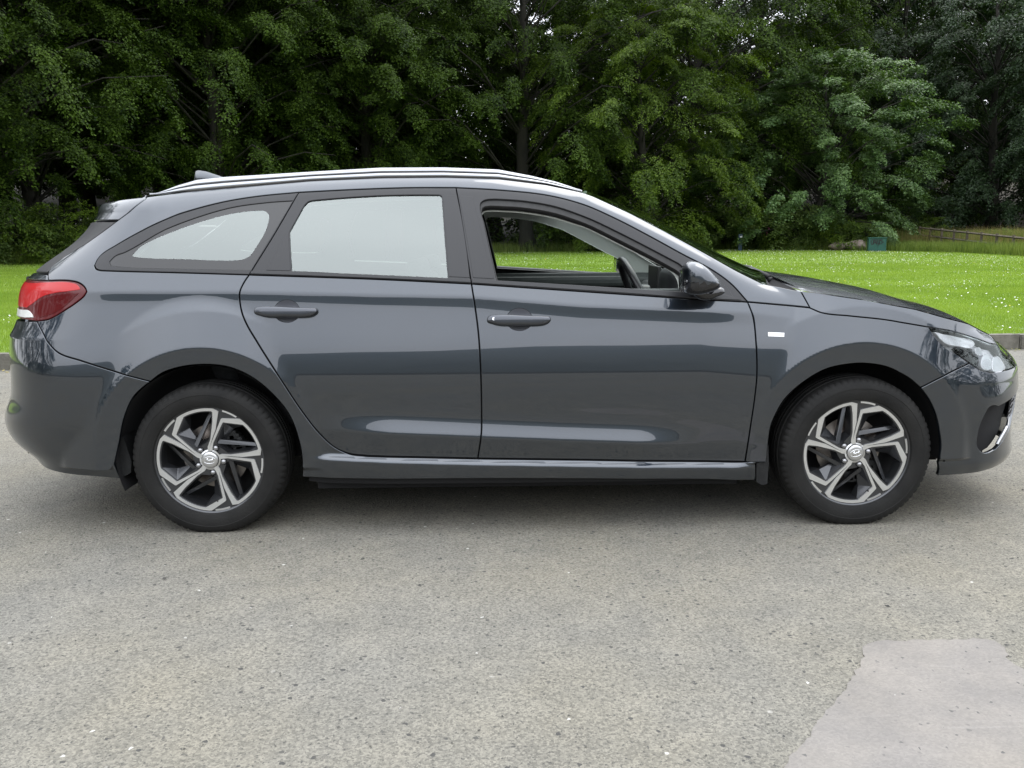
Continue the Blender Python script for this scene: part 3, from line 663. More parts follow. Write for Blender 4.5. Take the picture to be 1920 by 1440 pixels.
# mud flaps
for px, yy in (([(213, 873), (222, 893), (233, 893), (246, 886), (247, 865), (236, 830), (230, 818), (225, 822), (219, 850)], -0.83), ([(1418, 868), (1418, 903), (1428, 909), (1438, 907), (1441, 870), (1440, 832), (1436, 838), (1430, 866)], -0.87)):
    pp = [on_plane_y(u, v, yy) for u, v in px]; n = len(pp); V = [(p[0], yy-0.004, p[2]) for p in pp]+[(p[0], yy+0.16, p[2]) for p in pp]
    F = [tuple(range(n))]+[(i, (i+1) % n, (i+1) % n+n, i+n)[::-1] for i in range(n)]+[tuple(range(2*n-1, n-1, -1))]
    for m in (1, -1): adopt(car, mobj('mud_flap', [(x, y*m, z) for x, y, z in V], F if m == 1 else [f[::-1] for f in F], darkplastic, None, False))
# ---- roof rails
rail_top = px_line([(297, 363.5), (333, 347), (367, 337), (420, 331.5), (575, 321.5), (711, 313.5), (830, 313), (934, 317), (996, 329), (1043, 340.5), (1093, 359)], -0.565)
s0r, s1r = U((300, 363))[0][0], U((1091, 358))[0][0]
rr = []; rr2 = []
for s in np.linspace(s0r, s1r, 110):
    zz = float(np.interp(s, c_top[:, 0], c_top[:, 1])); b = P(s, zz); zt = float(interp(rail_top, s)); h = max(zt-zz, 0.004)
    e = min(1, (s-s0r)/0.12, (s1r-s)/0.12)*0.9+0.1; y = b[1]
    low = [(-0.001, 0.0), (-0.003, 0.10), (-0.001, 0.25), (0.006, 0.38), (0.013, 0.45), (0.019, 0.46)]
    up = [(0.017, 0.50), (0.012, 0.53), (0.013, 0.66), (0.020, 0.83), (0.030, 0.95), (0.040, 1.0), (0.052, 0.96), (0.060, 0.7), (0.062, -0.2)]
    rr.append([(s, y+dy*e, zz+0.002+h*k) for dy, k in low]); rr2.append([(s, y+dy*e, zz+0.002+h*k) for dy, k in up])
for m in (1, -1):
    R1 = [[(x, y*m, z) for x, y, z in r][::m] for r in rr]; R2 = [[(x, y*m, z) for x, y, z in r][::m] for r in rr2]
    a = lofts('roof_rail', R2, alu, roof); b = lofts('rail_base', R1, alu, a)
# ---- shark fin aerial
ax = 0.0
def fin():
    rows = []; x0, x1 = -0.66, -0.49
    pts = [on_plane_y(u, v, 0.0) for u, v in ((367, 322), (372, 334), (383, 321), (400, 326), (420, 331))]
    zb_ = pts[1][2]-0.02; prof = spline([(pts[0][0]+0.012, zb_), (pts[0][0], pts[0][2]), (pts[2][0], pts[2][2]), (pts[3][0], pts[3][2]), (pts[4][0]+0.01, pts[4][2]-0.008)], 0.008)
    V = []; F = []; n = len(prof)
    for i, (x, z) in enumerate(prof):
        hgt = max(z-zb_, 0); 
        V += [(x, -0.004, z), (x, 0.004, z), (x+0.01 if i < 3 else x, 0.028, zb_-0.01), (x+0.01 if i < 3 else x, -0.028, zb_-0.01)]
    for i in range(n-1):
        for k in range(4): F.append((i*4+k, i*4+(k+1) % 4, (i+1)*4+(k+1) % 4, (i+1)*4+k))
    return mobj('roof_aerial', V, F, paint, roof)
fin()
# ---- inner shell: arches, floor, bulkheads (dark, behind the gaps)
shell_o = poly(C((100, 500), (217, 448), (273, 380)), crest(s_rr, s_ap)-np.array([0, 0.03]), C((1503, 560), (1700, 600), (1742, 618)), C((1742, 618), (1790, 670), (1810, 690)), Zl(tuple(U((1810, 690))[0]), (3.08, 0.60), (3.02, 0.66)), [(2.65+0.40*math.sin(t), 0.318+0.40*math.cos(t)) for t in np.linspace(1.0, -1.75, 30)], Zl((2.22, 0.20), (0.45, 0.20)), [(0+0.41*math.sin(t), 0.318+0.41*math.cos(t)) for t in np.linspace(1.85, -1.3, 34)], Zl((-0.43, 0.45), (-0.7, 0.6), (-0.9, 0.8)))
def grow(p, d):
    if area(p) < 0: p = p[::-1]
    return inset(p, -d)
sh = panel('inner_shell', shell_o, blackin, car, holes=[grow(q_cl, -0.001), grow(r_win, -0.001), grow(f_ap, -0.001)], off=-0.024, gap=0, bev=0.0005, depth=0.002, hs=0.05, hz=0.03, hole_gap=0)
for o in sh: adopt(car, o)
for (wx, wz), R in ((WHEELS[0], 0.375), (WHEELS[1], 0.372)):
    for m in (1, -1):
        V = []; F = []; th = np.linspace(-1.95, 1.72, 40)
        for y in (-0.865, -0.80, -0.60): V += [(wx+R*math.sin(t)*(1.0 if y < -0.7 else 0.97), y*m, max(wz+R*math.cos(t), 0.16)) for t in th]
        for r in range(2):
            for i in range(39): F.append((r*40+i, r*40+i+1, (r+1)*40+i+1, (r+1)*40+i))
        k = len(V); V.append((wx, -0.60*m, wz)); F += [(80+i, 80+i+1, k) for i in range(39)]
        adopt(car, mobj('wheel_arch_liner', V, F, blackin, None))
fl = MB().box((1.30, 0, 0.20), (1.75, 1.62, 0.07)).box((-0.62, 0, 0.32), (0.42, 1.35, 0.05)).box((3.12, 0, 0.245), (0.35, 1.3, 0.05)).box((2.65, 0, 0.45), (0.95, 1.18, 0.5)).box((0, 0, 0.45), (0.95, 1.18, 0.4))
fl.tube([(-0.9, 0.45, 0.26), (-0.6, 0.45, 0.26)], 0.09, 12)
adopt(car, fl.build('underbody', blackin, None))
# ---- interior
fab = varied('grey_seat_fabric', (0.028, 0.030, 0.033), (0.045, 0.047, 0.05), 60, 0.9)
headl = pmat('pale_grey_lining', (0.62, 0.65, 0.61), 0.85)
doorin = varied('dark_green_grey_door_trim', (0.030, 0.036, 0.035), (0.040, 0.046, 0.044), 20, 0.6)
def blob(mb, c, d, n=3):
    bm = bmesh.new(); bmesh.ops.create_cube(bm, size=1); bmesh.ops.subdivide_edges(bm, edges=bm.edges[:], cuts=5, use_grid_fill=True)
    V = []
    for v in bm.verts:
        x, y, z = v.co*2; q = (abs(x)**5+abs(y)**5+abs(z)**5)**0.2; k = max(abs(x), abs(y), abs(z))/max(q, 1e-6)
        V.append((c[0]+x*k*d[0]/2, c[1]+y*k*d[1]/2, c[2]+z*k*d[2]/2))
    bm.verts.index_update(); mb.add(V, [[v.index for v in f.verts] for f in bm.faces]); bm.free()
def rotx(mb, x0, z0, ang):
    c, s = math.cos(ang), math.sin(ang); mb.v = [(x0+(x-x0)*c+(z-z0)*s, y, z0-(x-x0)*s+(z-z0)*c) for x, y, z in mb.v]
for y in (-0.37, 0.37):
    mb = MB(); blob(mb, (0.98, y, 0.74), (0.13, 0.50, 0.62)); blob(mb, (0.96, y, 1.03), (0.10, 0.27, 0.17)); rotx(mb, 0.98, 0.45, -0.22)
    blob(mb, (1.22, y, 0.47), (0.52, 0.50, 0.16)); adopt(car, mb.build('front_seat', fab, None, True))
mb = MB(); blob(mb, (0.06, 0, 0.72), (0.14, 1.25, 0.58))
for y in (-0.38, 0.38): blob(mb, (0.06, y, 1.02), (0.10, 0.27, 0.14))
rotx(mb, 0.06, 0.45, -0.30); blob(mb, (0.30, 0, 0.45), (0.5, 1.25, 0.16)); adopt(car, mb.build('rear_seat', fab, None, True))
mb = MB(); blob(mb, (2.22, 0, 0.84), (0.55, 1.42, 0.26)); blob(mb, (2.03, -0.37, 0.97), (0.20, 0.36, 0.16)); adopt(car, mb.build('dashboard', pmat('dash_plastic', (0.02, 0.021, 0.023), 0.45), None, True))
# steering wheel (rim, spokes, column)
st = MB(); V = []; R = 0.185; pts = [Vector((0, math.cos(t)*R, math.sin(t)*R)) for t in np.linspace(0, 2*PI, 41)]
Mr = Matrix.Rotation(math.radians(-24), 3, 'Y')
st.tube([Mr@p+Vector((1.815, -0.37, 0.915)) for p in pts], 0.017, 10, False); blob(st, (1.84, -0.37, 0.91), (0.06, 0.15, 0.13))
for y in (-0.12, 0.12): st.tube([Mr@Vector((0, y, 0))+Vector((1.82, -0.37, 0.915)), Vector((1.84, -0.37, 0.915))], 0.014, 8)
st.tube([(1.84, -0.37, 0.90), (2.05, -0.37, 0.86)], 0.04, 10)
adopt(car, st.build('steering_wheel', pmat('satin_leather_black', (0.015, 0.015, 0.016), 0.3), None, True))
# centre screen
adopt(car, MB().box((1.96, 0.02, 0.98), (0.02, 0.26, 0.13), bev=0.006).build('display_screen', rubber, None))
# headlining and far pillar linings (inside faces of the shell), door linings
rowsH = [[(x, y*0.96, z-0.055) for x, y, z in r] for r in [[(P(s, float(np.interp(s, c_top[:, 0], c_top[:, 1])))*[1, -k, 1]+np.array([0, 0, 0.03*(1-abs(k)**2.3)])) for k in np.linspace(-1, 1, 15)] for s in np.linspace(-0.75, 1.50, 30)]]
adopt(car, lofts('headlining', rowsH, headl, None))
ap_top = C((903, 392), (907, 386), (915, 384), (935, 384), (981, 387), (1043, 398), (1105, 420), (1152, 443), (1215, 475), (1266, 503), (1276, 520), (1277, 545))
cr_ = crest(float(ap_top[0][0])-0.03, 2.20)-np.array([0, 0.02])
pl = panel('pillar_lining', poly(ap_top, Zl(tuple(ap_top[-1]), tuple(cr_[-1])), cr_[::-1], Zl(tuple(cr_[0]), tuple(ap_top[0]))), headl, car, off=-0.05, gap=0, bev=0.001, depth=0.003, hs=0.03, hz=0.015)
for m in (1, -1):
    mb = MB(); mb.box((1.35, -0.775*m, 0.70), (1.45, 0.05, 0.56), bev=0.02); mb.box((1.35, -0.745*m, 0.93), (1.45, 0.05, 0.06), bev=0.02); mb.box((0.45, -0.765*m, 0.90), (0.6, 0.05, 0.20), bev=0.02)
    adopt(car, mb.build('door_lining', doorin, None, False))
adopt(car, MB().box((-0.38, 0, 0.86), (0.7, 1.2, 0.03), bev=0.01).box((-0.30, -0.66, 0.84), (0.5, 0.04, 0.10)).box((-0.30, 0.66, 0.84), (0.5, 0.04, 0.10)).build('boot_cover', doorin, None))
adopt(car, MB().box((1.62, 0.0, 1.34), (0.02, 0.22, 0.06), bev=0.008).build('interior_mirror', gloss, None))
# ================================================================ WHEELS
rimdark = pmat('rim_dark_grey', (0.055, 0.057, 0.062), 0.30, 0.7, Coat_Weight=0.6, Coat_Roughness=0.1)
barrelm = pmat('rim_barrel', (0.05, 0.05, 0.052), 0.4, 0.6)
discm = varied('brake_disc_iron', (0.16, 0.13, 0.11), (0.28, 0.26, 0.24), 14, 0.4, metal=0.7)
tyrem = varied('tyre_rubber', (0.009, 0.009, 0.009), (0.019, 0.0185, 0.0175), 9, 0.7, Specular_IOR_Level=0.25, bump=0.15, bscale=120, lo=0.3, hi=0.75)
capm = pmat('cap_silver', (0.55, 0.55, 0.55), 0.3, 0.85)
boltm = pmat('lug_bolt_steel', (0.35, 0.35, 0.36), 0.25, 0.9)
SCW = 0.2185/380
def rot2(p, a): return [(x*math.cos(a)-y*math.sin(a), x*math.sin(a)+y*math.cos(a)) for x, y in p]
def arcp(r, a0, a1, n=10): return [(-r*math.sin(math.radians(a)), r*math.cos(math.radians(a))) for a in np.linspace(a0, a1, n)]
sp_face = [(-14, 93), (9, 150), (33, 278), (37, 343)]+arcp(352, -5, 27.5, 12)+[(-222, 186), (-218, 180), (-106, 68), (-76, 50), (-50, 40), (-40, 22), (-62, 10), (-90, 30), (-253, 180), (-256, 190)]+arcp(376, 34.5, -7, 14)+[(84, 352), (54, 218), (24, 148), (4, 93), (4, 60), (-14, 60)]
lip_arc = arcp(364, 38.5, 55, 8)+arcp(378, 55, 38.5, 8)
win = [(-44, 108), (-6, 132), (4, 165), (26, 285), (29, 338)]+arcp(346, -4, 27, 10)+[(-213, 190), (-209, 182), (-103, 84), (-70, 88)]
tri_pocket = arcp(350, 40, 57, 6)+[(-268, 205), (-236, 225)]
def wheel_frames(cx, yface, cz, ang, m):
    ca, sa = math.cos(ang), math.sin(ang)
    def T(p, d):   # p in trace units, d = metres inwards from the face
        x, y = p; x, y = x*ca-y*sa, x*sa+y*ca
        return (cx+x*SCW, (yface+d)*m, cz+y*SCW)
    return T
def flat_plate(mb, T, outer, holes, d, hs=25):
    if area(outer) < 0: outer = outer[::-1]
    pv, tr = trimesh2d(outer, [h if area(h) > 0 else h[::-1] for h in holes], hs, hs)
    mb.add([T(p, d(p) if callable(d) else d) for p in pv], [tuple(t)[::-1] for t in tr])
def walls(mb, T, a, b, d0, d1, flip=False):
    n = len(a); V = [T(p, d0(p) if callable(d0) else d0) for p in a]+[T(p, d1) for p in b]
    F = [(i, (i+1) % n, (i+1) % n+n, i+n) for i in range(n)]
    mb.add(V, [f[::-1] for f in F] if flip else F)
def revolve(prof, cx, yc, cz, m, n, mod=None, closed=False):
    V = []; F = []
    for i in range(n):
        t = 2*PI*i/n
        for j, (r, y) in enumerate(prof):
            rr = mod(i, j, r) if mod else r
            V.append([cx+rr*math.sin(t), (yc+y)*m, cz+rr*math.cos(t)])
    k = len(prof)
    for i in range(n):
        for j in range(k-1):
            q = (i*k+j, ((i+1) % n)*k+j, ((i+1) % n)*k+j+1, i*k+j+1); F.append(q if m > 0 else q[::-1])
    return V, F
def dish(p): return 0.006*(1-(math.hypot(*p)/380)**2)      # the face is slightly dished
def make_wheel(cx, m, ang, w):
    cz = 0.303; yc = -0.772; yface = -0.853
    root = empty('wheel', (0, 0, 0)); adopt(car, root)
    # tyre
    h = [(0.222, -0.088), (0.226, -0.099), (0.236, -0.1035), (0.250, -0.1065), (0.262, -0.1075), (0.272, -0.1068), (0.2735, -0.1078), (0.2775, -0.1070), (0.288, -0.1035), (0.298, -0.098), (0.3045, -0.092), (0.3095, -0.085), (0.3120, -0.078), (0.3135, -0.062), (0.3137, -0.056), (0.306, -0.0545), (0.306, -0.047), (0.3150, -0.0455), (0.3157, -0.020), (0.308, -0.0185), (0.308, -0.0105), (0.3160, -0.009)]
    prof = h+[(r, -y) for r, y in h[::-1]]
    k = len(h); N = 288
    def mod(i, j, r):
        jj = min(j, 2*k-1-j); ph = i % 4
        if 8 <= jj <= 12 and ph == 0: return r-(0.0045 if jj > 9 else 0.002)
        return r
    V, F = revolve(prof, cx, yc, cz, m, N, mod)
    for v in V:          # load squash at the contact patch
        if v[2] < 0.004:
            e = 0.004-v[2]; v[2] = 0.0015+0.0*e; s_ = -1 if v[1] < yc*m else 1; v[1] += s_*e*0.5
        elif v[2] < 0.07: s_ = -1 if v[1]*1 < yc*m else 1; v[1] += s_*0.004*(1-v[2]/0.07)
    ty = mobj('tyre', V, F, tyrem, root)
    mod2 = ty.modifiers.new('e', 'EDGE_SPLIT'); mod2.split_angle = math.radians(35)
    # rim: barrel, lip
    T = wheel_frames(cx, yface, cz, ang, m)
    b = [(0.2185, -0.088), (0.2225, -0.0885), (0.2235, -0.086), (0.2225, -0.070), (0.203, -0.060), (0.198, 0.05), (0.21, 0.09)]
    V, F = revolve([(0.2172, -0.0835), (0.2195, -0.0850), (0.222, -0.089), (0.2245, -0.0885), (0.2250, -0.084)], cx, yc, cz, m, 96)
    rim = mobj('rim', V, [f[::-1] for f in F], rimdark, root)
    V, F = revolve([(0.2180, -0.079), (0.208, -0.070), (0.200, -0.055), (0.196, 0.06), (0.12, 0.075)], cx, yc, cz, m, 96)
    mobj('rim_barrel', V, F, barrelm, rim)
    V, F = revolve([(0.135, 0.0), (0.066, 0.0), (0.064, -0.02), (0.0, -0.02)], cx, yc, cz, m, 64)
    mobj('brake_disc', V, F, discm, root)
    mb = MB(); a0 = 2.2 if cx > 1 else 0.7
    pts = [(math.sin(t), math.cos(t)) for t in np.linspace(a0, a0+1.1, 8)]
    for i in range(7):
        mb.box((cx+0.115*pts[i][0], (yc-0.012)*m, cz+0.115*pts[i][1]), (0.05, 0.05, 0.05), bev=0.01)
    mb.build('brake_caliper', darkplastic, root)
    # spokes body (dark) with bevelled windows
    mb = MB(); wins = [rot2(win, k*2*PI/5) for k in range(5)]; pock = [rot2(tri_pocket, k*2*PI/5) for k in range(5)]
    outer = arcp(377, 0, 360, 97)[:-1]; lugs = [(95*math.cos(math.radians(90+44+72*k)), 95*math.sin(math.radians(90+44+72*k))) for k in range(5)]
    lh = [[(x+24*math.cos(t), y+24*math.sin(t)) for t in np.linspace(0, 2*PI, 15)[:-1]] for x, y in lugs]
    wins2 = []
    for wv in wins:
        wv = wv if area(wv) > 0 else wv[::-1]; wins2.append(wv)
    d0 = lambda p: 0.004+dish(p)
    flat_plate(mb, T, outer, wins2+lh, d0, 30)
    for k_, wv in enumerate(wins2):
        c = rot2([(-70, 262)], k_*2*PI/5)[0]; far = rot2([(-213, 190)], k_*2*PI/5)[0]
        b2 = []
        for p in wv:
            pl = rot2([p], -k_*2*PI/5)[0]
            # the wall by the leg slopes most; the spoke's own wall is steep
            t = 0.10+0.34*np.clip((-pl[0]-20)/200, 0, 1) if pl[1] < 250 else 0.12
            b2.append((p[0]+(c[0]-p[0])*t, p[1]+(c[1]-p[1])*t))
        b3 = [(p[0]+(c[0]-p[0])*0.04, p[1]+(c[1]-p[1])*0.04) for p in b2]
        walls(mb, T, wv, b2, d0, 0.040); walls(mb, T, b2, b3, 0.040, 0.055)
        # deep secondary rib crossing the window
        r1 = rot2([(20, 330), (-2, 336), (-120, 92), (-92, 84)], k_*2*PI/5)
        mb.add([T(r1[0], 0.035), T(r1[1], 0.040), T(r1[2], 0.018), T(r1[3], 0.014), T(r1[0], 0.06), T(r1[1], 0.06), T(r1[2], 0.05), T(r1[3], 0.05)], [(0, 1, 2, 3), (1, 5, 6, 2), (0, 3, 7, 4), (3, 2, 6, 7)])
    for hh in lh:
        walls(mb, T, hh, [(p[0], p[1]) for p in hh], d0, 0.028)
        mb.add([T(p, 0.028) for p in hh], [tuple(range(len(hh)))[::-1]])
    mb.build('spoke_core', rimdark, rim, False)
    # silver machined faces: five spokes and five lip arcs
    for k_ in range(5):
        a = k_*2*PI/5; f = rot2(sp_face, a); f = f if area(f) > 0 else f[::-1]; mb = MB(); f = inset(f, 1.2); fi = inset(f, 0.8)
        flat_plate(mb, T, fi, [], lambda p: -0.0010+dish(p), 40); walls(mb, T, fi, f, lambda p: -0.0010+dish(p), 0.012)
        mb.build('spoke', silver, rim, False)
        l = rot2(lip_arc, a); l = l if area(l) > 0 else l[::-1]; mb = MB(); flat_plate(mb, T, l, [], 0.0005, 60); walls(mb, T, l, l, 0.0005, 0.008); mb.build('rim_lip_segment', silver, rim, False)
        # lug bolt
        x, y = lugs[k_]; V = []; F = []
        for i, (r, d) in enumerate(((20, 0.026), (20, 0.004), (17, -0.003), (10, -0.006), (0.5, -0.007))):
            V += [T((x+r*math.cos(t), y+r*math.sin(t)), d+0.004) for t in np.linspace(0, 2*PI, 13)[:-1]]
        for i in range(4):
            for j in range(12): F.append((i*12+j, i*12+(j+1) % 12, (i+1)*12+(j+1) % 12, (i+1)*12+j)[::(1 if m > 0 else -1)])
        mobj('lug_bolt', V, F, boltm, root)
    # hub and centre cap with its oval slanted letter mark
    mb = MB(); c = arcp(74, 0, 360, 41)[:-1]; c = c if area(c) > 0 else c[::-1]
    hb_ = [(62*math.cos(t), 62*math.sin(t)) for t in np.linspace(0, 2*PI, 41)[:-1]]
    walls(mb, T, hb_, c, 0.003, 0.006); mb.build('hub', silver, rim, True)
    V = []; F = []
    for i, (r, d) in enumerate(((59, 0.006), (59, -0.0015), (56, -0.004), (40, -0.0058), (20, -0.0066), (0.5, -0.0068))):
        V += [T((r*math.cos(t), r*math.sin(t)), d) for t in np.linspace(0, 2*PI, 33)[:-1]]
    for i in range(5):
        for j in range(32): F.append((i*32+j, i*32+(j+1) % 32, (i+1)*32+(j+1) % 32, (i+1)*32+j)[::(1 if m > 0 else -1)])
    cap = mobj('centre_cap', V, F, capm, root)
    mb = MB(); r_ = MB()
    def tp(x, y): return Vector(T((x, y), -0.0066+0.0000012*(x*x+y*y)))
    mb.tube([tp(42*math.cos(t), 25*math.sin(t)) for t in np.linspace(0, 2*PI, 29)], 0.0016, 6, False)
    mb.tube([tp(-24, -13), tp(-17, 2), tp(-10, 16)], 0.0026, 6); mb.tube([tp(10, -16), tp(17, -2), tp(24, 13)], 0.0026, 6); mb.tube([tp(-17, -3), tp(0, 1), tp(17, 3)], 0.0022, 6)
    mb.build('cap_emblem', chrome, cap, True)
    # valve
    MB().tube([Vector(T((40, -325), 0.012)), Vector(T((34, -300), 0.0))], 0.0035, 6).build('valve_stem', rubber, rim, True)
for cx, ang in ((0.0, 0.0), (2.65, math.radians(14.4))):
    make_wheel(cx, 1, ang, 0); make_wheel(cx, -1, ang+0.5, 0)
# ================================================================ DOOR MIRRORS
def door_mirror(m, door):
    yp = -0.965; up = [(1278, 524), (1278, 508), (1282, 497), (1289, 491), (1298, 489.5), (1308, 492), (1318, 498), (1328, 507), (1338, 518), (1345, 526), (1347, 531)]
    dn = [(1347, 531), (1346, 537), (1338, 543), (1325, 548), (1308, 552), (1292, 552), (1282, 548), (1278.5, 542), (1278, 524)]
    o = spline(up, 3)[:-1].tolist()+spline(dn, 3)[:-1].tolist(); P3 = np.array([on_plane_y(u, v, yp) for u, v in o]); c = P3.mean(0)
    prof = [(0.035, 0.90), (0.02, 0.965), (0.0, 1.0), (-0.03, 0.995), (-0.055, 0.95), (-0.075, 0.87), (-0.092, 0.74), (-0.104, 0.55), (-0.110, 0.32), (-0.112, 0.02)]
    prof = [(0.105, 0.72), (0.075, 0.82)]+prof; n = len(P3); V = []
    for dy, sc in prof:
        for p in P3: q = c+(p-c)*sc; V.append((q[0]+0.10*max(0, -dy-0.05)*0, (yp+dy)*m, q[2]))
    seam = lambda x: on_plane_y(1278, 524.5, yp)[2]-0.003-(x-P3[:, 0].min())*0.07
    Fu, Fl, Fs = [], [], []
    for i in range(len(prof)-1):
        for j in range(n):
            f = (i*n+j, i*n+(j+1) % n, (i+1)*n+(j+1) % n, (i+1)*n+j); f = f if m < 0 else f[::-1]
            cz = np.mean([V[k][2] for k in f]); cxx = np.mean([V[k][0] for k in f])
            (Fu if cz > seam(cxx) else Fl).append(f)
    mir = mobj('door_mirror', V, Fl, gloss, door)
    mobj('mirror_cap', V, Fu, paint, mir)
    # indicator strip along the seam
    pts = []
    for u in np.linspace(1281, 1332, 12):
        x = on_plane_y(u, 524, yp)[0]; z = seam(x)+0.002; e = np.clip((x-P3[:, 0].min())/(P3[:, 0].max()-P3[:, 0].min()), 0, 1)
        pts.append((x, (yp-0.092+0.05*abs(2*e-0.9)**2.5)*m, z))
    MB().tube(pts, 0.0055, 8).build('mirror_indicator', pmat('indicator_clear_strip', (0.5, 0.5, 0.52), 0.15, 0.6) if 'indicator_clear_strip' not in MATS else MATS['indicator_clear_strip'], mir, True)
    # foot
    ft = [(1300, 548), (1322, 547), (1345, 537), (1362, 545), (1358, 551), (1345, 557), (1332, 563), (1308, 560)]
    FP = np.array([on_plane_y(u, v, -0.90) for u, v in spline(ft, 4, True)]); n = len(FP); V = []; cc = FP.mean(0)
    for dy, sc in ((-0.045, 0.02), (-0.042, 0.55), (-0.03, 0.85), (0.0, 1.0), (0.06, 0.95)):
        for p in FP: q = cc+(p-cc)*sc; V.append((q[0], (-0.885+dy)*m, q[2]))
    F = [(i*n+j, i*n+(j+1) % n, (i+1)*n+(j+1) % n, (i+1)*n+j) for i in range(4) for j in range(n)]
    if m > 0 and area([(p[0], p[2]) for p in FP]) < 0: F = [f[::-1] for f in F]
    mobj('mirror_foot', V, F, gloss, mir)
    x0, x1 = P3[:, 0].min(), c[0]
    MB().box((x0+0.005, (yp+0.0)*m, c[2]), (0.003, 0.10, 0.07), bev=0.001).build('mirror_glass', chrome, mir)
door_mirror(1, fdoor[0]); door_mirror(-1, fdoor[1])
# ================================================================ GROUND
rng = np.random.default_rng(11)
def asphalt_mat(name, c_lo, c_hi, dark, stone=1.0, blot=(0.5, 0.5), patch=False):
    m, t, b = newmat(name); N = t.nodes; L = t.links
    tc = N.new('ShaderNodeTexCoord'); o = tc.outputs['Object']
    def noise(s, d=3, r=0.55, vec=None):
        n = N.new('ShaderNodeTexNoise'); n.inputs['Scale'].default_value = s; n.inputs['Detail'].default_value = d; n.inputs['Roughness'].default_value = r; L.new(vec or o, n.inputs['Vector']); return n.outputs[0]
    def rng_(v, a, b_, c=0.0, d=1.0):
        r = N.new('ShaderNodeMapRange'); r.inputs[1].default_value = a; r.inputs[2].default_value = b_; r.inputs[3].default_value = c; r.inputs[4].default_value = d; L.new(v, r.inputs[0]); return r.outputs[0]
    def mixc(f, a, b_, mode='MIX'):
        x = N.new('ShaderNodeMix'); x.data_type = 'RGBA'; x.blend_type = mode
        L.new(f, x.inputs[0]) if not isinstance(f, float) else setattr(x.inputs[0], 'default_value', f)
        for i, c in ((6, a), (7, b_)):
            if isinstance(c, tuple): x.inputs[i].default_value = (*c, 1)
            else: L.new(c, x.inputs[i])
        return x.outputs[2]
    v = N.new('ShaderNodeTexVoronoi'); v.inputs['Scale'].default_value = 170*stone; L.new(o, v.inputs['Vector'])
    v2 = N.new('ShaderNodeTexVoronoi'); v2.inputs['Scale'].default_value = 105*stone; L.new(o, v2.inputs['Vector'])
    bw = N.new('ShaderNodeSeparateColor'); L.new(v.outputs['Color'], bw.inputs[0]); bw2 = N.new('ShaderNodeSeparateColor'); L.new(v2.outputs['Color'], bw2.inputs[0])
    col = mixc(rng_(bw.outputs[0], 0, 1), c_lo, c_hi)
    warm = mixc(rng_(noise(0.9, 4), 0.35, 0.68), (1.0, 1.0, 1.0), (1.02, 0.99, 0.91)); col = mixc(1.0, col, warm, 'MULTIPLY')
    big = mixc(rng_(noise(0.45, 5, 0.6), 0.32, 0.68), (0.93, 0.935, 0.94), (1.05, 1.045, 1.035)); col = mixc(1.0, col, big, 'MULTIPLY')
    mid = mixc(rng_(noise(5.5, 4, 0.65), 0.34, 0.66), (0.90, 0.905, 0.91), (1.08, 1.075, 1.06)); col = mixc(1.0, col, mid, 'MULTIPLY')
    # pits between the stones
    pit = rng_(noise(85*stone, 3, 0.7), 0.33, 0.44, 1, 0) if not patch else rng_(noise(24, 4, 0.7), 0.24, 0.30, 1, 0)
    col = mixc(pit, col, dark)
    pale = rng_(bw2.outputs[1], 0.9996, 1.0); col = mixc(pale, col, (0.55, 0.54, 0.51))
    dk = rng_(bw2.outputs[2], 0.990, 0.996); col = mixc(dk, col, dark)
    if patch:       # tyre scuffs and scratches
        mp = N.new('ShaderNodeMapping'); mp.inputs['Scale'].default_value = (0.35, 7, 1); mp.inputs['Rotation'].default_value = (0, 0, 0.5); L.new(o, mp.inputs[0])
        col = mixc(rng_(noise(5, 5, 0.7, mp.outputs[0]), 0.60, 0.70, 0, 0.12), col, (0.42, 0.40, 0.38))
    L.new(col, b.inputs['Base Color']); b.inputs['Roughness'].default_value = 0.85; b.inputs['Specular IOR Level'].default_value = 0.25
    add = N.new('ShaderNodeMath'); add.operation = 'MULTIPLY_ADD'; L.new(v.outputs['Distance'], add.inputs[0]); add.inputs[1].default_value = -0.9; L.new(noise(85*stone, 3, 0.7), add.inputs[2])
    bp = N.new('ShaderNodeBump'); bp.inputs['Strength'].default_value = 0.6 if not patch else 0.22; bp.inputs['Distance'].default_value = 0.006; L.new(add.outputs[0], bp.inputs['Height']); L.new(bp.outputs[0], b.inputs['Normal'])
    return m
asph = asphalt_mat('worn_tarmac', (0.135, 0.131, 0.119), (0.250, 0.241, 0.214), (0.07, 0.069, 0.065))
patchm = asphalt_mat('smooth_repair_patch', (0.188, 0.179, 0.173), (0.225, 0.213, 0.205), (0.10, 0.098, 0.095), 1.0, patch=True)
# kerb line across the far side of the road, from the two places where it shows
kL = on_ground(0, 694); kR = on_ground(1900, 655); kd = (kR-kL)/np.linalg.norm(kR-kL)
def kerb_pt(t): return kL+kd*t
K0, K1 = kL-kd*40, kL+kd*55
nk = np.array([-kd[1], kd[0], 0])
soil = varied('dark_leaf_litter', (0.020, 0.017, 0.010), (0.04, 0.034, 0.02), 1.5, 0.95)
base = mobj('ground', [(-400, -400, -0.03), (400, -400, -0.03), (400, 600, -0.03), (-400, 600, -0.03)], [(0, 1, 2, 3)], varied('far_ground', (0.06, 0.09, 0.03), (0.09, 0.12, 0.04), 0.1, 0.95)); tag(base, kind='structure')
r0, r1 = K0-nk*0.0, K1
road = mobj('road', [(-38, -22, 0), (52, -22, 0), tuple(r1), tuple(r0)], [(0, 1, 2, 3)], asph); tag(road, kind='structure')
rp = random.Random(4)
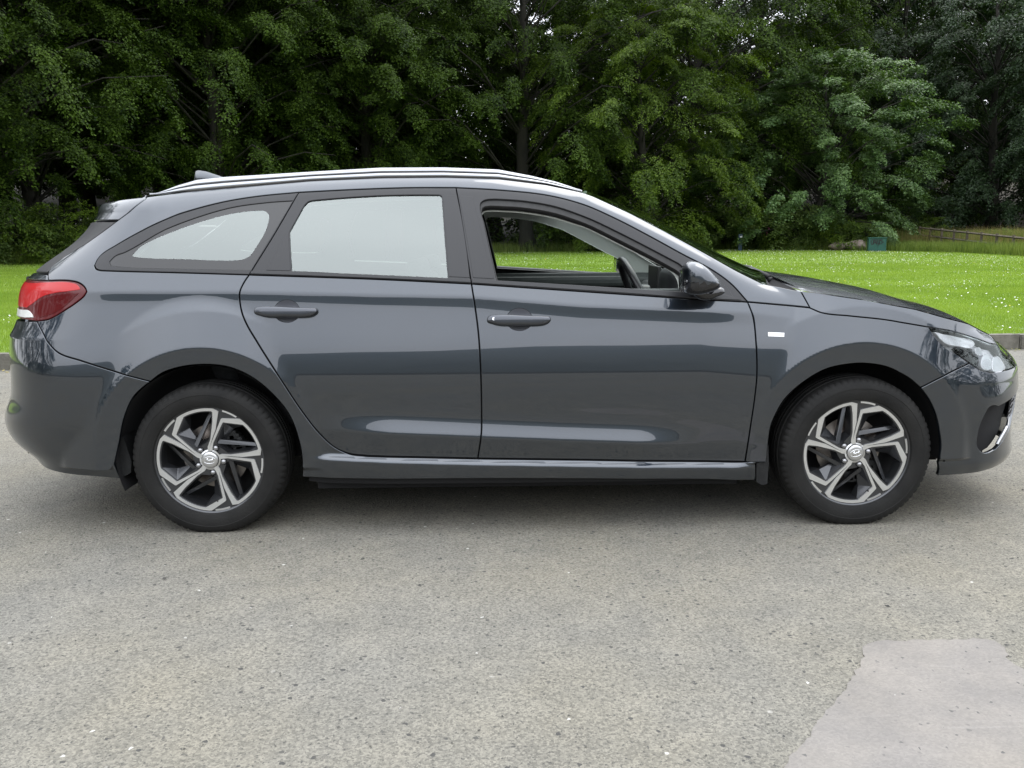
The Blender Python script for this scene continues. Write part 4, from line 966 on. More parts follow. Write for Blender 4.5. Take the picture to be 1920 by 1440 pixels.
pp = [(1630, 1207), (1700, 1203), (1790, 1201), (1848, 1201), (1878, 1212), (1893, 1240), (1925, 1262), (1990, 1290), (2060, 1330), (2160, 1500), (2200, 1700), (1900, 1760), (1500, 1740), (1380, 1600), (1440, 1500), (1470, 1438), (1500, 1403), (1530, 1362), (1566, 1318), (1595, 1278), (1618, 1240)]
cl = spline([on_ground(u, v)[:2] for u, v in pp], 0.02, True); nrm_ = np.roll(cl, -1, 0)-np.roll(cl, 1, 0)
cl = cl+np.array([rp.uniform(-0.006, 0.006) for _ in range(len(cl)*2)]).reshape(-1, 2)
V = [(x, y, 0.004) for x, y in cl]+[(x, y, -0.002) for x, y in cl]; n = len(cl)
o = mobj('road_patch', V, [tuple(range(n)) if area(cl.tolist()) > 0 else tuple(range(n))[::-1]]+[(i, (i+1) % n, (i+1) % n+n, i+n) for i in range(n)], patchm, None, False); tag(o, kind='structure')
# loose grit and chips lying on the road
def scatter_stones(name, n, mat, rmin, rmax, xr, yr):
    V = []; F = []; base_ = np.array([(1, 0, 0), (-0.9, 0.2, 0), (0, 1, 0), (0.1, -0.8, 0), (0, 0, 0.7), (0.1, 0.1, -0.3)]); T = [(0, 2, 4), (2, 1, 4), (1, 3, 4), (3, 0, 4)]
    for i in range(n):
        x, y = rng.uniform(*xr), rng.uniform(*yr); r = rng.uniform(rmin, rmax)*(1+1.0*(rng.random() < 0.05)); a = rng.uniform(0, 2*PI); c, s = math.cos(a), math.sin(a)
        q = base_*r*rng.uniform(0.7, 1.2, (6, 3)); q = np.stack([q[:, 0]*c-q[:, 1]*s+x, q[:, 0]*s+q[:, 1]*c+y, q[:, 2]+0.002], -1); b = len(V); V += list(q); F += [tuple(k+b for k in t) for t in T]
    o = fastmesh(name, V, F, mat); tag(o, 'loose grit and stone chips scattered over the road', 'grit', kind='stuff'); return o
scatter_stones('grit', 2600, varied('dark_grit', (0.03, 0.03, 0.03), (0.12, 0.115, 0.10), 60, 0.9), 0.002, 0.005, (-3.2, 5.2), (-3.3, 3.2))
scatter_stones('pale_grit', 40, pmat('pale_chips', (0.34, 0.33, 0.30), 0.8), 0.001, 0.002, (-3.2, 5.2), (-3.3, 3.2))
# kerb: separate stones
LAWN = 0.14
kerb = empty('kerb'); tag(kerb, kind='structure')
kerbm = varied('weathered_kerb_stone', (0.09, 0.085, 0.07), (0.17, 0.16, 0.135), 9, 0.9, bump=0.5, bscale=60)
bm = bmesh.new(); bmesh.ops.create_cube(bm, size=1)
for v in bm.verts: v.co = Vector((v.co.x*0.905, v.co.y*0.14, v.co.z*0.20))
bmesh.ops.bevel(bm, geom=bm.edges[:], offset=0.012, segments=2, affect='EDGES'); kme = bpy.data.meshes.new('kerb_stone'); bm.to_mesh(kme); bm.free(); kme.materials.append(kerbm)
ka = math.atan2(kd[1], kd[0])
for i in range(-12, 30):
    p = kerb_pt(i*0.912+0.4)+nk*0.07; o = bpy.data.objects.new('kerb_stone', kme); COL.objects.link(o); o.parent = kerb
    o.location = (p[0], p[1]+rp.uniform(-0.004, 0.004), 0.047+rp.uniform(-0.005, 0.005)); o.rotation_euler = (rp.uniform(-0.01, 0.01), rp.uniform(-0.003, 0.003), ka+rp.uniform(-0.003, 0.003))
# lawn, running back to the wood edge
edge_px = [(-400, 505), (0, 497), (160, 495), (500, 482), (930, 474), (1350, 468), (1640, 471), (1780, 474), (1920, 482), (2300, 500)]
edge = [on_ground(u, v, LAWN) for u, v in edge_px]
print('EDGE', [tuple(np.round(e[:2], 1)) for e in edge])
grassm = varied('mown_grass', (0.10, 0.17, 0.018), (0.18, 0.27, 0.035), 1.2, 0.85, bump=0.8, bscale=30, detail=6, lo=0.3, hi=0.7)
a_, b_ = K0+nk*0.14, K1+nk*0.14
lv = [(a_[0], a_[1], LAWN-0.012), (b_[0], b_[1], LAWN-0.012), (120, 20, LAWN-0.012), (120, 110, LAWN-0.012), (-120, 110, LAWN-0.012), (-120, 0, LAWN-0.012)]
lawn = mobj('lawn', lv, [tuple(range(6))], grassm); tag(lawn, kind='structure')
behind = mobj('verge', [(-120, -120, -0.01), (120, -120, -0.01), (120, -22, -0.01), (-120, -22, -0.01)], [(0, 1, 2, 3)], soil); tag(behind, kind='structure')
# rising wood floor behind the edge
def edge_depth(u): v = np.interp(u, [p[0] for p in edge_px], [p[1] for p in edge_px]); return on_ground(float(u), float(v), LAWN)[1]-CY
def wood_line(x): e = np.array([q[:2] for q in edge]); return np.interp(x, e[:, 0], e[:, 1])
xs = np.linspace(-110, 130, 60); V = []; F = []
for j, d in enumerate((0.6, 4, 10, 22, 40, 70, 110)):
    for x in xs:
        y = float(wood_line(np.clip(x, edge[0][0], edge[-1][0]))); z = LAWN-0.03+(max(d-4, 0))*0.09+max(d-30, 0)*0.06+0.25*math.sin(x*0.35+j)*(j > 1); V.append((x, y+d, z))
for j in range(6):
    for i in range(59): F.append((j*60+i, j*60+i+1, (j+1)*60+i+1, (j+1)*60+i))
wf = mobj('wood_floor', V, F, soil); tag(wf, kind='structure')
# ---- grass blades, thicker and shorter-stepped with distance
def in_view(x, y, margin=260):
    p = proj(np.stack([x, y, np.full_like(x, LAWN)], -1)); return (p[:, 0] > -margin) & (p[:, 0] < 1920+margin) & (y > CY+1)
def blades(n, y0, y1, h, w, tilt=0.6, x0=-40, x1=60, keep=None):
    x = rng.uniform(x0, x1, n); y = rng.uniform(y0, y1, n); ky = (kL[1]+(x-kL[0])*kd[1]/kd[0]+0.17); m = in_view(x, y) & (y > ky) & (y < wood_line(np.clip(x, edge[0][0], edge[-1][0]))+1.0)
    if keep is not None: m &= keep(x, y)
    x, y = x[m], y[m]; k = len(x); a = rng.uniform(0, 2*PI, k); hh = h*rng.uniform(0.5, 1.3, k)
    dx, dy = np.cos(a)*w/2, np.sin(a)*w/2; t = rng.uniform(0, 2*PI, k); tl = hh*tilt*rng.random(k)
    A = np.stack([x-dx, y-dy, np.full(k, LAWN-0.012)], -1); B = np.stack([x+dx, y+dy, np.full(k, LAWN-0.012)], -1); Cc = np.stack([x+np.cos(t)*tl, y+np.sin(t)*tl, LAWN-0.012+hh], -1)
    return np.stack([A, B, Cc], 1).reshape(-1, 3)
parts_ = [blades(520000, 3.6, 13, 0.045, 0.006, x0=-9, x1=14), blades(330000, 13, 26, 0.05, 0.012, x0=-16, x1=22), blades(190000, 26, 56, 0.06, 0.03, x0=-36, x1=52)]
V = np.vstack(parts_); F = np.arange(len(V)).reshape(-1, 3)
def leafmat(name, c1, c2, trans=0.3, rough=0.45, scale=0.8, spec=0.5):
    """leaf material: per-leaf variation from position, light passes through"""
    m, t, b = newmat(name); N = t.nodes; L = t.links
    g = N.new('ShaderNodeNewGeometry'); tc = N.new('ShaderNodeTexCoord')
    n = N.new('ShaderNodeTexNoise'); n.inputs['Scale'].default_value = scale; n.inputs['Detail'].default_value = 2; L.new(tc.outputs['Object'], n.inputs['Vector'])
    ad = N.new('ShaderNodeMath'); ad.operation = 'MULTIPLY_ADD'; L.new(g.outputs['Random Per Island'], ad.inputs[0]); ad.inputs[1].default_value = 0.55; L.new(n.outputs[0], ad.inputs[2])
    r = N.new('ShaderNodeMapRange'); r.inputs[1].default_value = 0.45; r.inputs[2].default_value = 1.05; L.new(ad.outputs[0], r.inputs[0])
    x = N.new('ShaderNodeMix'); x.data_type = 'RGBA'; x.inputs[6].default_value = (*c1, 1); x.inputs[7].default_value = (*c2, 1); L.new(r.outputs[0], x.inputs[0])
    L.new(x.outputs[2], b.inputs['Base Color']); b.inputs['Roughness'].default_value = rough; b.inputs['Specular IOR Level'].default_value = spec
    tr = N.new('ShaderNodeBsdfTranslucent'); tm = N.new('ShaderNodeMix'); tm.data_type = 'RGBA'; tm.blend_type = 'MULTIPLY'; tm.inputs[0].default_value = 1; tm.inputs[7].default_value = (1.4, 1.5, 0.5, 1)
    L.new(x.outputs[2], tm.inputs[6]); L.new(tm.outputs[2], tr.inputs[0]); mx = N.new('ShaderNodeMixShader'); mx.inputs[0].default_value = trans
    L.new(b.outputs[0], mx.inputs[1]); L.new(tr.outputs[0], mx.inputs[2]); L.new(mx.outputs[0], N['Material Output'].inputs[0]); return m
bladem = leafmat('grass_blade', (0.14, 0.225, 0.026), (0.25, 0.345, 0.058), 0.35, 0.6, 0.7, 0.3)
gr = fastmesh('grass', V, F, bladem); tag(gr, 'bright green mown grass of the lawn behind the car', 'grass', kind='stuff')
# ---- daisies and buttercups: drifts of small flower heads
def flowers(name, n, mats, r, label, thr, x0=-16, x1=34, y0=3.7, y1=50):
    x = rng.uniform(x0, x1, n*8); y = y0+(y1-y0)*rng.random(n*8)**1.7
    f = np.sin(x*0.9+1.3*np.sin(y*0.5))+np.sin(y*1.1+x*0.35+2)+0.6*np.sin(x*2.3-y*1.7)+0.9*rng.random(len(x))+0.085*(x-5)
    ky = (kL[1]+(x-kL[0])*kd[1]/kd[0]+0.2); m = (f > thr) & in_view(x, y) & (y > ky) & (y < wood_line(x)); x, y = x[m][:n], y[m][:n]; k = len(x)
    rr = r*rng.uniform(0.7, 1.2, k)*(1+np.maximum(y-14, 0)*0.02); z = LAWN+0.028+0.02*rng.random(k); th = np.linspace(0, 2*PI, 7)[:-1]; tx, ty = rng.normal(0, .35, k), rng.normal(-.2, .35, k)
    X = x[:, None]+rr[:, None]*np.cos(th); Y = y[:, None]+rr[:, None]*np.sin(th); Z = z[:, None]+rr[:, None]*(np.cos(th)*tx[:, None]+np.sin(th)*ty[:, None])
    V = np.stack([X, Y, Z], -1).reshape(-1, 3); b = np.arange(k)[:, None]*6; F = np.concatenate([b+np.array([[0, 1, 2, 3]]), b+np.array([[0, 3, 4, 5]])], 0)
    o = fastmesh(name, V, F, mats); tag(o, label, 'flowers', kind='stuff')
flowers('daisies', 9500, pmat('daisy_white', (0.80, 0.80, 0.78), 0.7), 0.0095, 'white daisies dotted in drifts over the lawn', 0.8)
flowers('buttercups', 450, pmat('buttercup_yellow', (0.75, 0.55, 0.03), 0.6), 0.010, 'small yellow buttercups among the daisies', 1.6)
# ================================================================ TREES
bark = varied('grey_brown_bark', (0.012, 0.011, 0.009), (0.030, 0.027, 0.021), 3, 0.95, bump=0.6, bscale=14, stretch=(1, 1, 0.25))
LEAF = [leafmat('beech_leaf', (0.008, 0.020, 0.003), (0.052, 0.092, 0.008), 0.20, 0.65, 0.7, 0.15), leafmat('blue_green_leaf', (0.011, 0.025, 0.011), (0.038, 0.070, 0.026), 0.22, 0.5, 0.7, 0.3),
        leafmat('yellow_green_leaf', (0.026, 0.056, 0.005), (0.110, 0.170, 0.016), 0.36, 0.55, 0.8, 0.3), leafmat('bramble_leaf', (0.045, 0.088, 0.016), (0.13, 0.19, 0.045), 0.3, 0.55, 1.2, 0.35),
        leafmat('grey_green_leaf', (0.036, 0.082, 0.022), (0.120, 0.200, 0.062), 0.25, 0.48, 0.8, 0.4)]
def grow_tree(seed, H, R, base_h, nb, leaf, per, droop=0.5, fan=1.0, top=0.9, nt=22, open_=0.0):
    """one tree: trunk, limbs, and drooping flat fans of leaves hung over an uneven crown; returns wood and leaf quads"""
    g = np.random.default_rng(seed); wood = MB(); LP = []; LD = []; LN = []
    lean = g.normal(0, 0.02, 2); trunk = [(lean[0]*z*z/H+0.12*math.sin(z*0.6+seed), lean[1]*z*z/H+0.1*math.cos(z*0.5), z) for z in np.linspace(-0.3, H*0.85, 12)]
    tr = [max(0.022*H*(1-i/12.5)**0.8, 0.02)*(1.35 if i == 0 else 1) for i in range(12)]; TR = np.array(trunk)
    stem = MB().tube(trunk, tr, 10)
    ph = g.uniform(0, 6.28, 4); cz = base_h+(H-base_h)*0.42
    for i in range(nb):
        f = (i+0.5)/nb; sh = 1.0 if i % 5 else 0.62; az = i*2.39996+g.normal(0, 0.3); zz = base_h*0.9+(H-base_h)*(f**0.92)*g.uniform(0.97, 1.03)
        q = (zz-cz)/((H-cz) if zz > cz else (cz-base_h)*1.55); prof = max(1-abs(q)**2.3, 0.03)**0.5
        lump = 1+0.16*math.sin(2*az+ph[0]+zz*0.5)+0.12*math.sin(5*az+ph[1]-zz*0.8)+0.08*math.sin(9*az+ph[2]+zz*1.7)+g.normal(0, 0.07)
        rr = R*prof*lump*sh; e = np.array([math.cos(az)*rr, math.sin(az)*rr, zz]); L = fan*g.uniform(1.8, 3.8)*(0.55+0.45*min(1, R/5)); L = min(L, rr*0.9+0.5)
        out = np.array([math.cos(az), math.sin(az), 0]); el = 0.55*max(q, -0.2)+g.normal(0, 0.12); d = out*math.cos(el)+np.array([0, 0, math.sin(el)]); b0 = e-d*L*0.75
        # limb from the trunk to the fan
        zt = max(b0[2]-np.hypot(b0[0], b0[1])*0.55-0.3, base_h*0.6+0.2); zt = min(zt, H*0.84); ti = np.array([np.interp(zt, TR[:, 2], TR[:, k]) for k in range(3)])
        if i % 3 == 0:
            mid = ti*0.45+b0*0.55+np.array([0, 0, 0.10*np.linalg.norm(b0-ti)]); r0 = 0.005*np.linalg.norm(b0-ti)+0.014
            wood.tube([ti, mid, b0, e], [r0*1.5, r0, r0*0.6, 0.012], 5, False)
        n = 7; dd = d.copy(); P_ = [b0]; dr = droop*g.uniform(0.6, 1.4)
        for k in range(n):
            dd = dd+np.array([g.normal(0, .05), g.normal(0, .05), -dr*0.2*(k+1)/n*1.4]); dd /= np.linalg.norm(dd); P_.append(P_[-1]+dd*L/n)
        P_ = np.array(P_); side0 = np.cross(d, [0, 0, 1.0]); side0 /= max(np.linalg.norm(side0), 1e-6); roll = g.normal(0, 0.25)
        for w in range(nt):
            t = 0.10+0.90*(w+g.random())/nt; k = min(int(t*n), n-1); c = P_[k]+(P_[k+1]-P_[k])*(t*n-k); ax = P_[k+1]-P_[k]; ax /= np.linalg.norm(ax); sg = 1 if w % 2 else -1
            td = ax*g.uniform(0.5, 1.0)+side0*sg*g.uniform(0.25, 0.8)+np.array([0, 0, sg*roll+g.normal(-0.12*dr, 0.18)]); td /= np.linalg.norm(td); tl = L*g.uniform(0.16, 0.32)*(1.25-0.75*t)+0.2
            uu = g.random(per)**0.75; ss = np.where(np.arange(per) % 2 == 0, 1.0, -1.0); s3 = np.cross(td, [0, 0, 1.0]); s3 /= max(np.linalg.norm(s3), 1e-6)
            pos = c+td*tl*uu[:, None]+s3*(ss*leaf*0.6)[:, None]+g.normal(0, leaf*0.45, (per, 3)); pos[:, 2] -= 0.30*dr*uu**2*tl
            dirv = td*0.6+s3*ss[:, None]*0.8+g.normal(0, 0.3, (per, 3)); dirv[:, 2] -= 0.12+0.3*dr
            LP.append(pos); LD.append(dirv); LN.append(np.array([0, 0, 1.0])+out*0.30+g.normal(0, 0.30, (per, 3)))
    Pp = np.vstack(LP); D = np.vstack(LD); N_ = np.vstack(LN); D /= np.linalg.norm(D, axis=1, keepdims=True); S_ = np.cross(D, N_); S_ /= np.linalg.norm(S_, axis=1, keepdims=True)
    l = leaf*g.uniform(0.7, 1.25, len(Pp))[:, None]; wd = l*g.uniform(0.27, 0.38, len(Pp))[:, None]
    V = np.stack([Pp, Pp+D*l*0.5+S_*wd, Pp+D*l, Pp+D*l*0.5-S_*wd], 1).reshape(-1, 3); F = np.arange(len(V)).reshape(-1, 4)
    return stem, wood, V, F
KIND = {}
def make_kind(key, mat, *a, **k):
    stem, wood, V, F = grow_tree(*a, **k)
    KIND[key] = (stem, wood, V, F, mat, {})
def tree(name, key, loc, rz, sc, label, cat='tree', group=None, leafm=None, sz=None):
    stem, wood, V, F, mat, cache = KIND[key]
    root = empty(name, loc, rz); root.scale = (sc, sc, sz or sc); tag(root, label, cat, group)
    if not cache:
        a = stem.build('trunk', bark, root, True); b = wood.build('limbs', bark, root, True); c = fastmesh('crown', V, F, mat, root); cache['o'] = (a, b, c)
    else:
        for s in cache['o']:
            o = s.copy(); COL.objects.link(o); o.parent = root
            if leafm is not None and s.name.startswith('crown'):
                key2 = 'm'+leafm.name
                if key2 not in cache: cache[key2] = s.data.copy(); cache[key2].materials.clear(); cache[key2].materials.append(leafm)
                o.data = cache[key2]
    return root
make_kind('beech', LEAF[0], 1, 19, 7.6, 3.8, 240, 0.125, 28, droop=1.0, nt=24)
make_kind('low', LEAF[2], 11, 17, 7.0, 1.4, 230, 0.12, 28, droop=1.1, nt=23)
make_kind('beech2', LEAF[0], 2, 21, 7.6, 4.2, 240, 0.125, 28, droop=1.1, nt=24)
make_kind('lime', LEAF[1], 3, 18, 6.8, 1.8, 215, 0.14, 27, droop=1.1, nt=23)
make_kind('dome', LEAF[4], 4, 12.3, 6.3, 0.7, 215, 0.14, 26, droop=0.7, fan=0.75, nt=23)
make_kind('shrub', LEAF[3], 5, 2.6, 1.8, 0.2, 60, 0.10, 12, droop=0.9, fan=0.5, nt=11)
make_kind('shrub2', LEAF[3], 6, 1.7, 1.6, 0.1, 50, 0.09, 12, droop=0.6, fan=0.45, nt=11)
def at(u, depth, z=0.0):
    """point at a given camera depth in the column of the picture"""
    d = cF+cR*((u-960)/FPX); d = d/d[1]; return (CX+d[0]*depth, CY+depth, z)
def gz(x, y):
    d = y-float(wood_line(np.clip(x, edge[0][0], edge[-1][0]))); return LAWN-0.03+max(d-4, 0)*0.09 if d > 0.6 else LAWN-0.02
G1 = 'trees along the edge of the wood'; G2 = 'trees deeper in the wood'; G3 = 'bushes along the foot of the wood'; G4 = 'trees across the road behind the viewer'
def put(name, key, u, depth, rz, sc, label, cat='tree', group=G1, **k):
    x, y, _ = at(u, depth); return tree(name, key, (x, y, gz(x, y)-0.1), rz, sc, label, cat, group, **k)
put('beech_tree', 'beech', 90, 41, 0.3, 0.95, 'drooping beech hanging over the left end of the lawn, leftmost at the wood edge')
put('beech_tree', 'beech2', 430, 46, 2.1, 0.95, 'tall beech with long low sprays above the rear roof of the car')
put('beech_tree', 'beech', 700, 51, 4.0, 0.92, 'dark beech behind the rear side windows of the car')
put('beech_tree', 'beech2', 985, 53, 5.0, 1.0, 'beech with bright sky gaps left of its crown, behind the front door')
put('beech_tree', 'low', 1195, 53, 1.1, 0.9, 'yellow-green beech hanging low over the windscreen')
put('sycamore_tree', 'dome', 1522, 55, 0.7, 0.95, 'dome-shaped grey-green sycamore standing behind the green cabinet')
put('lime_tree', 'lime', 1830, 60, 2.9, 0.98, 'blue-green lime with hanging sprays above the rail fence')
put('lime_tree', 'lime', 1640, 70, 0.2, 1.25, 'tall pale lime rising behind the dome-shaped sycamore')
put('lime_tree', 'lime', 2030, 55, 5.2, 1.05, 'lime at the right edge of the picture beyond the fence')
put('beech_tree', 'beech2', 1400, 66, 0.9, 1.05, 'dark beech between the low yellow-green beech and the dome-shaped sycamore')
put('beech_tree', 'beech2', -160, 44, 4.4, 1.0, 'beech just outside the left edge above the brambles')
back = [(20, 47, 'beech2'), (160, 48, 'beech'), (270, 50, 'beech2'), (350, 53, 'beech'), (520, 53, 'beech'), (600, 55, 'beech2'), (790, 58, 'beech'), (930, 62, 'beech2'), (1460, 74, 'lime'), (1580, 88, 'beech'), (1700, 76, 'beech2'), (100, 61, 'beech'), (-60, 56, 'beech2'), (190, 53, 'beech'), (330, 62, 'beech2'), (560, 60, 'beech2'), (660, 66, 'lime'), (770, 72, 'beech2'), (1090, 64, 'beech2'), (1120, 78, 'lime'), (1290, 60, 'beech'), (1480, 80, 'beech2'), (1760, 82, 'beech'), (1920, 76, 'lime'), (2090, 78, 'beech2'), (40, 70, 'lime'), (460, 78, 'beech'), (1250, 92, 'beech2'), (1620, 96, 'beech2'), (250, 84, 'beech2'), (-250, 66, 'beech2')]
ORD = ['first', 'second', 'third', 'fourth', 'fifth', 'sixth', 'seventh', 'eighth', 'ninth', 'tenth', 'eleventh', 'twelfth', 'thirteenth', 'fourteenth', 'fifteenth', 'sixteenth', 'seventeenth', 'eighteenth', 'nineteenth', 'twentieth', 'twenty-first', 'twenty-second', 'twenty-third', 'twenty-fourth', 'twenty-fifth', 'twenty-sixth', 'twenty-seventh', 'twenty-eighth']+['%dth' % i for i in range(29, 50)]
inb = sorted(b[0] for b in back if -100 < b[0] < 2000)
for i, (u, d, k) in enumerate(back): put('woodland_tree', k, u, d, i*1.9, 1.02+0.12*(i % 3), (ORD[inb.index(u)]+' from the left of the shaded trees deeper in the wood') if u in inb else 'shaded tree deeper in the wood, outside the picture', group=G2)
# understorey saplings filling the dark under the canopy
for i, (u, d) in enumerate([(640, 57), (1020, 60), (1110, 57), (1330, 62), (1700, 66), (1950, 64)]):
    put('understorey_shrub', 'shrub', u, d, i*1.3, 2.0+0.4*(i % 3), ORD[i]+' from the left of the shaded leafy saplings under the canopy', 'shrub', 'saplings under the canopy', leafm=LEAF[0])
# far wood beyond, one mass
def far_wood():
    g = np.random.default_rng(9); k = 90000; x = g.uniform(-110, 150, k); y = 108+g.uniform(0, 10, k); z = 2+g.uniform(0, 24, k)*(0.75+0.25*np.sin(x*0.21)+0.1*np.sin(x*0.7)); n = g.normal(0, 1, (k, 3)); n /= np.linalg.norm(n, axis=1, keepdims=True); d = np.cross(n, g.normal(0, 1, (k, 3))); d /= np.linalg.norm(d, axis=1, keepdims=True); s = np.cross(d, n)
    Pp = np.stack([x, y, z], -1); V = np.stack([Pp-d*0.4, Pp+s*0.25, Pp+d*0.4, Pp-s*0.25], 1).reshape(-1, 3)
    o = fastmesh('far_wood', V, np.arange(len(V)).reshape(-1, 4), LEAF[0]); tag(o, 'far mass of woodland foliage beyond the nearer trees', 'wood', kind='stuff')
far_wood()
# bushes along the foot of the wood
bl_ = [('bramble_bush', 'shrub', 0.95), ('bramble_bush', 'shrub2', 1.25)]
foot = [(-60, 41.5, 1.15), (5, 41, 1.0), (55, 41.5, 1.12), (105, 41, 0.95), (150, 42, 1.1), (200, 43, 0.9), (250, 44, 1.0), (310, 46, 0.9), (1010, 56, 0.8), (1060, 55, 0.7), (1120, 56, 0.8), (1180, 56, 0.9), (1240, 56, 0.9), (1305, 56.5, 1.0), (1345, 56, 0.95), (1390, 57, 1.15), (1430, 57, 1.05), (1470, 56.5, 1.0), (1510, 57, 0.9), (1560, 57, 0.75), (1605, 56, 0.6), (1680, 57, 0.75), (1730, 58, 0.7), (1790, 57, 0.5), (1860, 54, 0.55), (1925, 50, 0.6)]
FOOT = [a+b for n_, b in ((8, ' from the left of the leafy brambles at the left edge of the lawn'), (6, ' from the left of the low bushes seen over the bonnet side and open window'), (7, ' from the left of the flowering bramble bushes left of the green cabinet'), (5, ' from the left of the scrubby bushes in the rough grass by the rail fence')) for a in ['first', 'second', 'third', 'fourth', 'fifth', 'sixth', 'seventh', 'eighth'][:n_]]
names_u = lambda u: 'brambles at the left edge of the lawn' if u < 400 else ('undergrowth seen through the open window and windscreen' if u < 1330 else 'undergrowth between the windscreen and the green cabinet')
def where(u): return 0 if u < 400 else 1 if u < 1330 else 2 if u < 1640 else 3
for i, (u, d, s) in enumerate(foot):
    nm, k, q = bl_[i % 2]; dep = edge_depth(u)+(1.6 if u < 1660 else 10)+(i*0.7) % 1.3
    put(nm, k, u, dep, i*2.1, s*q*(1.3 if where(u) == 2 else 1.0), FOOT[i], 'bush', G3, leafm=(LEAF[2] if i % 3 == 1 else None))
for i, (x, y, s) in enumerate([(-24, -17, .8), (-31, -7, .9), (28, -17, .7), (37, -8, .8)]):
    tree('roadside_tree', 'lime', (x, y, -0.1), i*1.1, s, 'larger tree beside the road outside the picture, seen only as a reflection', 'tree', G4)
# trees behind the viewer, seen only as reflections in the paint
for i, (x, y, s) in enumerate([(-24, 14, .9), (-31, 7, 1.0), (-27, 24, 1.0), (-21, 33, .95), (-37, 17, 1.1), (-33, 34, 1.1), (38, 27, 1.0)]):
    tree('outer_tree', ['beech2', 'beech', 'lime'][i % 3], (x, y, 0.05), i*1.1, s, 'tree standing outside the picture at the end of the lawn', 'tree', 'trees outside the picture at the ends of the lawn')
# wooded hillside across the road behind the viewer, seen only as the dark line mirrored in the paint
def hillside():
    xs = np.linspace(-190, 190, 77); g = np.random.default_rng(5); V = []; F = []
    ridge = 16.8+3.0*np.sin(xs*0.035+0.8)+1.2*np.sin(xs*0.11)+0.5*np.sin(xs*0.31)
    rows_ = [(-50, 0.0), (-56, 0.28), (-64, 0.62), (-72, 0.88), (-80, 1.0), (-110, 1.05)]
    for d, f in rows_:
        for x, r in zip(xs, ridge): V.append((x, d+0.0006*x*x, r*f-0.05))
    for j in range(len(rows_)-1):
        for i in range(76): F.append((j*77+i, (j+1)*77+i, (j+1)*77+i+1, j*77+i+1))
    h = mobj('hillside', V, F, varied('hillside_haze', (0.095, 0.105, 0.10), (0.14, 0.15, 0.14), 0.05, 0.95)); tag(h, kind='structure')  # grey-green paled so the colour stands in for distance haze when mirrored
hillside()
# ================================================================ SMALL THINGS
# tall grass fringe and dry stems at the foot of the wood
def fringe(name, n, u0, u1, off0, off1, h0, h1, w, mat, label):
    g = np.random.default_rng(len(name)+n); u = g.uniform(u0, u1, n); V = []
    us = np.linspace(u0, u1, 200); ds = np.array([edge_depth(q) for q in us]); dd = np.interp(u, us, ds)+g.uniform(off0, off1, n)
    P0 = np.array([at(q, 1.0) for q in us])-[CX, CY, 0]; x = CX+np.interp(u, us, P0[:, 0])*dd; y = CY+dd
    a = g.uniform(0, 2*PI, n); hh = g.uniform(h0, h1, n); t = g.uniform(0, 2*PI, n); tl = hh*0.35*g.random(n); dx, dy = np.cos(a)*w/2, np.sin(a)*w/2; z0 = np.full(n, LAWN-0.05)+np.clip(dd*0, 0, 1)
    A = np.stack([x-dx, y-dy, z0], -1); B = np.stack([x+dx, y+dy, z0], -1); D = np.stack([x+np.cos(t)*tl, y+np.sin(t)*tl, z0+hh], -1)
    o = fastmesh(name, np.stack([A, B, D], 1).reshape(-1, 3), np.arange(3*n).reshape(-1, 3), mat); tag(o, label, 'grass', kind='stuff')
gm_ = leafmat('tall_grass', (0.08, 0.13, 0.022), (0.19, 0.24, 0.055), 0.3, 0.6, 0.5, 0.3); dry = leafmat('dry_seeding_grass', (0.16, 0.13, 0.05), (0.34, 0.27, 0.13), 0.3, 0.7, 0.5, 0.2)
fringe('tall_grass', 45000, -60, 1990, 0.4, 4.0, 0.25, 0.75, 0.03, gm_, 'uncut tall grass along the foot of the wood')
fringe('tall_meadow_grass', 50000, 1560, 2150, 7.0, 19.0, 0.7, 1.3, 0.04, gm_, 'tall green grass behind the rail fence')
fringe('meadow_edge_grass', 30000, 1670, 2150, 0.2, 8.0, 0.2, 0.6, 0.03, gm_, 'shorter rough grass in front of the rail fence')
fringe('dry_grass', 16000, 1640, 2150, 6, 15.0, 0.6, 1.5, 0.02, dry, 'dry seeding grass stems around the rail fence')
# blossoms on the brambles
def blossoms(name, n, spots, mat, r, label):
    g = np.random.default_rng(77+n); V = []; F = []
    for i in range(n):
        u0, u1, v0, v1, d = spots[i % len(spots)]; u = g.uniform(u0, u1); v = g.uniform(v0, v1); dd = ray(u, v); t = (d+g.uniform(-.6, .4))/dd[1]; c = CP+dd*t; b = len(V)
        rr = r*g.uniform(0.6, 1.2); 
        for k in range(6): V.append((c[0]+rr*math.cos(k*PI/3), c[1]-0.02*(k % 2), c[2]+rr*math.sin(k*PI/3)))
        F += [(b, b+1, b+2, b+3), (b, b+3, b+4, b+5)]
    o = fastmesh(name, V, F, mat); tag(o, label, 'flowers', kind='stuff')
blossoms('bramble_blossom', 150, [(0, 170, 405, 480, 40.4), (0, 170, 405, 480, 40.4), (1400, 1600, 405, 450, 55.6)], pmat('blossom_white', (0.72, 0.68, 0.66), 0.8), 0.035, 'pale bramble blossom over the bushes')
blossoms('willowherb_blossom', 26, [(1420, 1560, 400, 455, 55.2)], pmat('blossom_pink', (0.55, 0.16, 0.30), 0.8), 0.06, 'small pink willowherb flowers among the bushes by the cabinet')
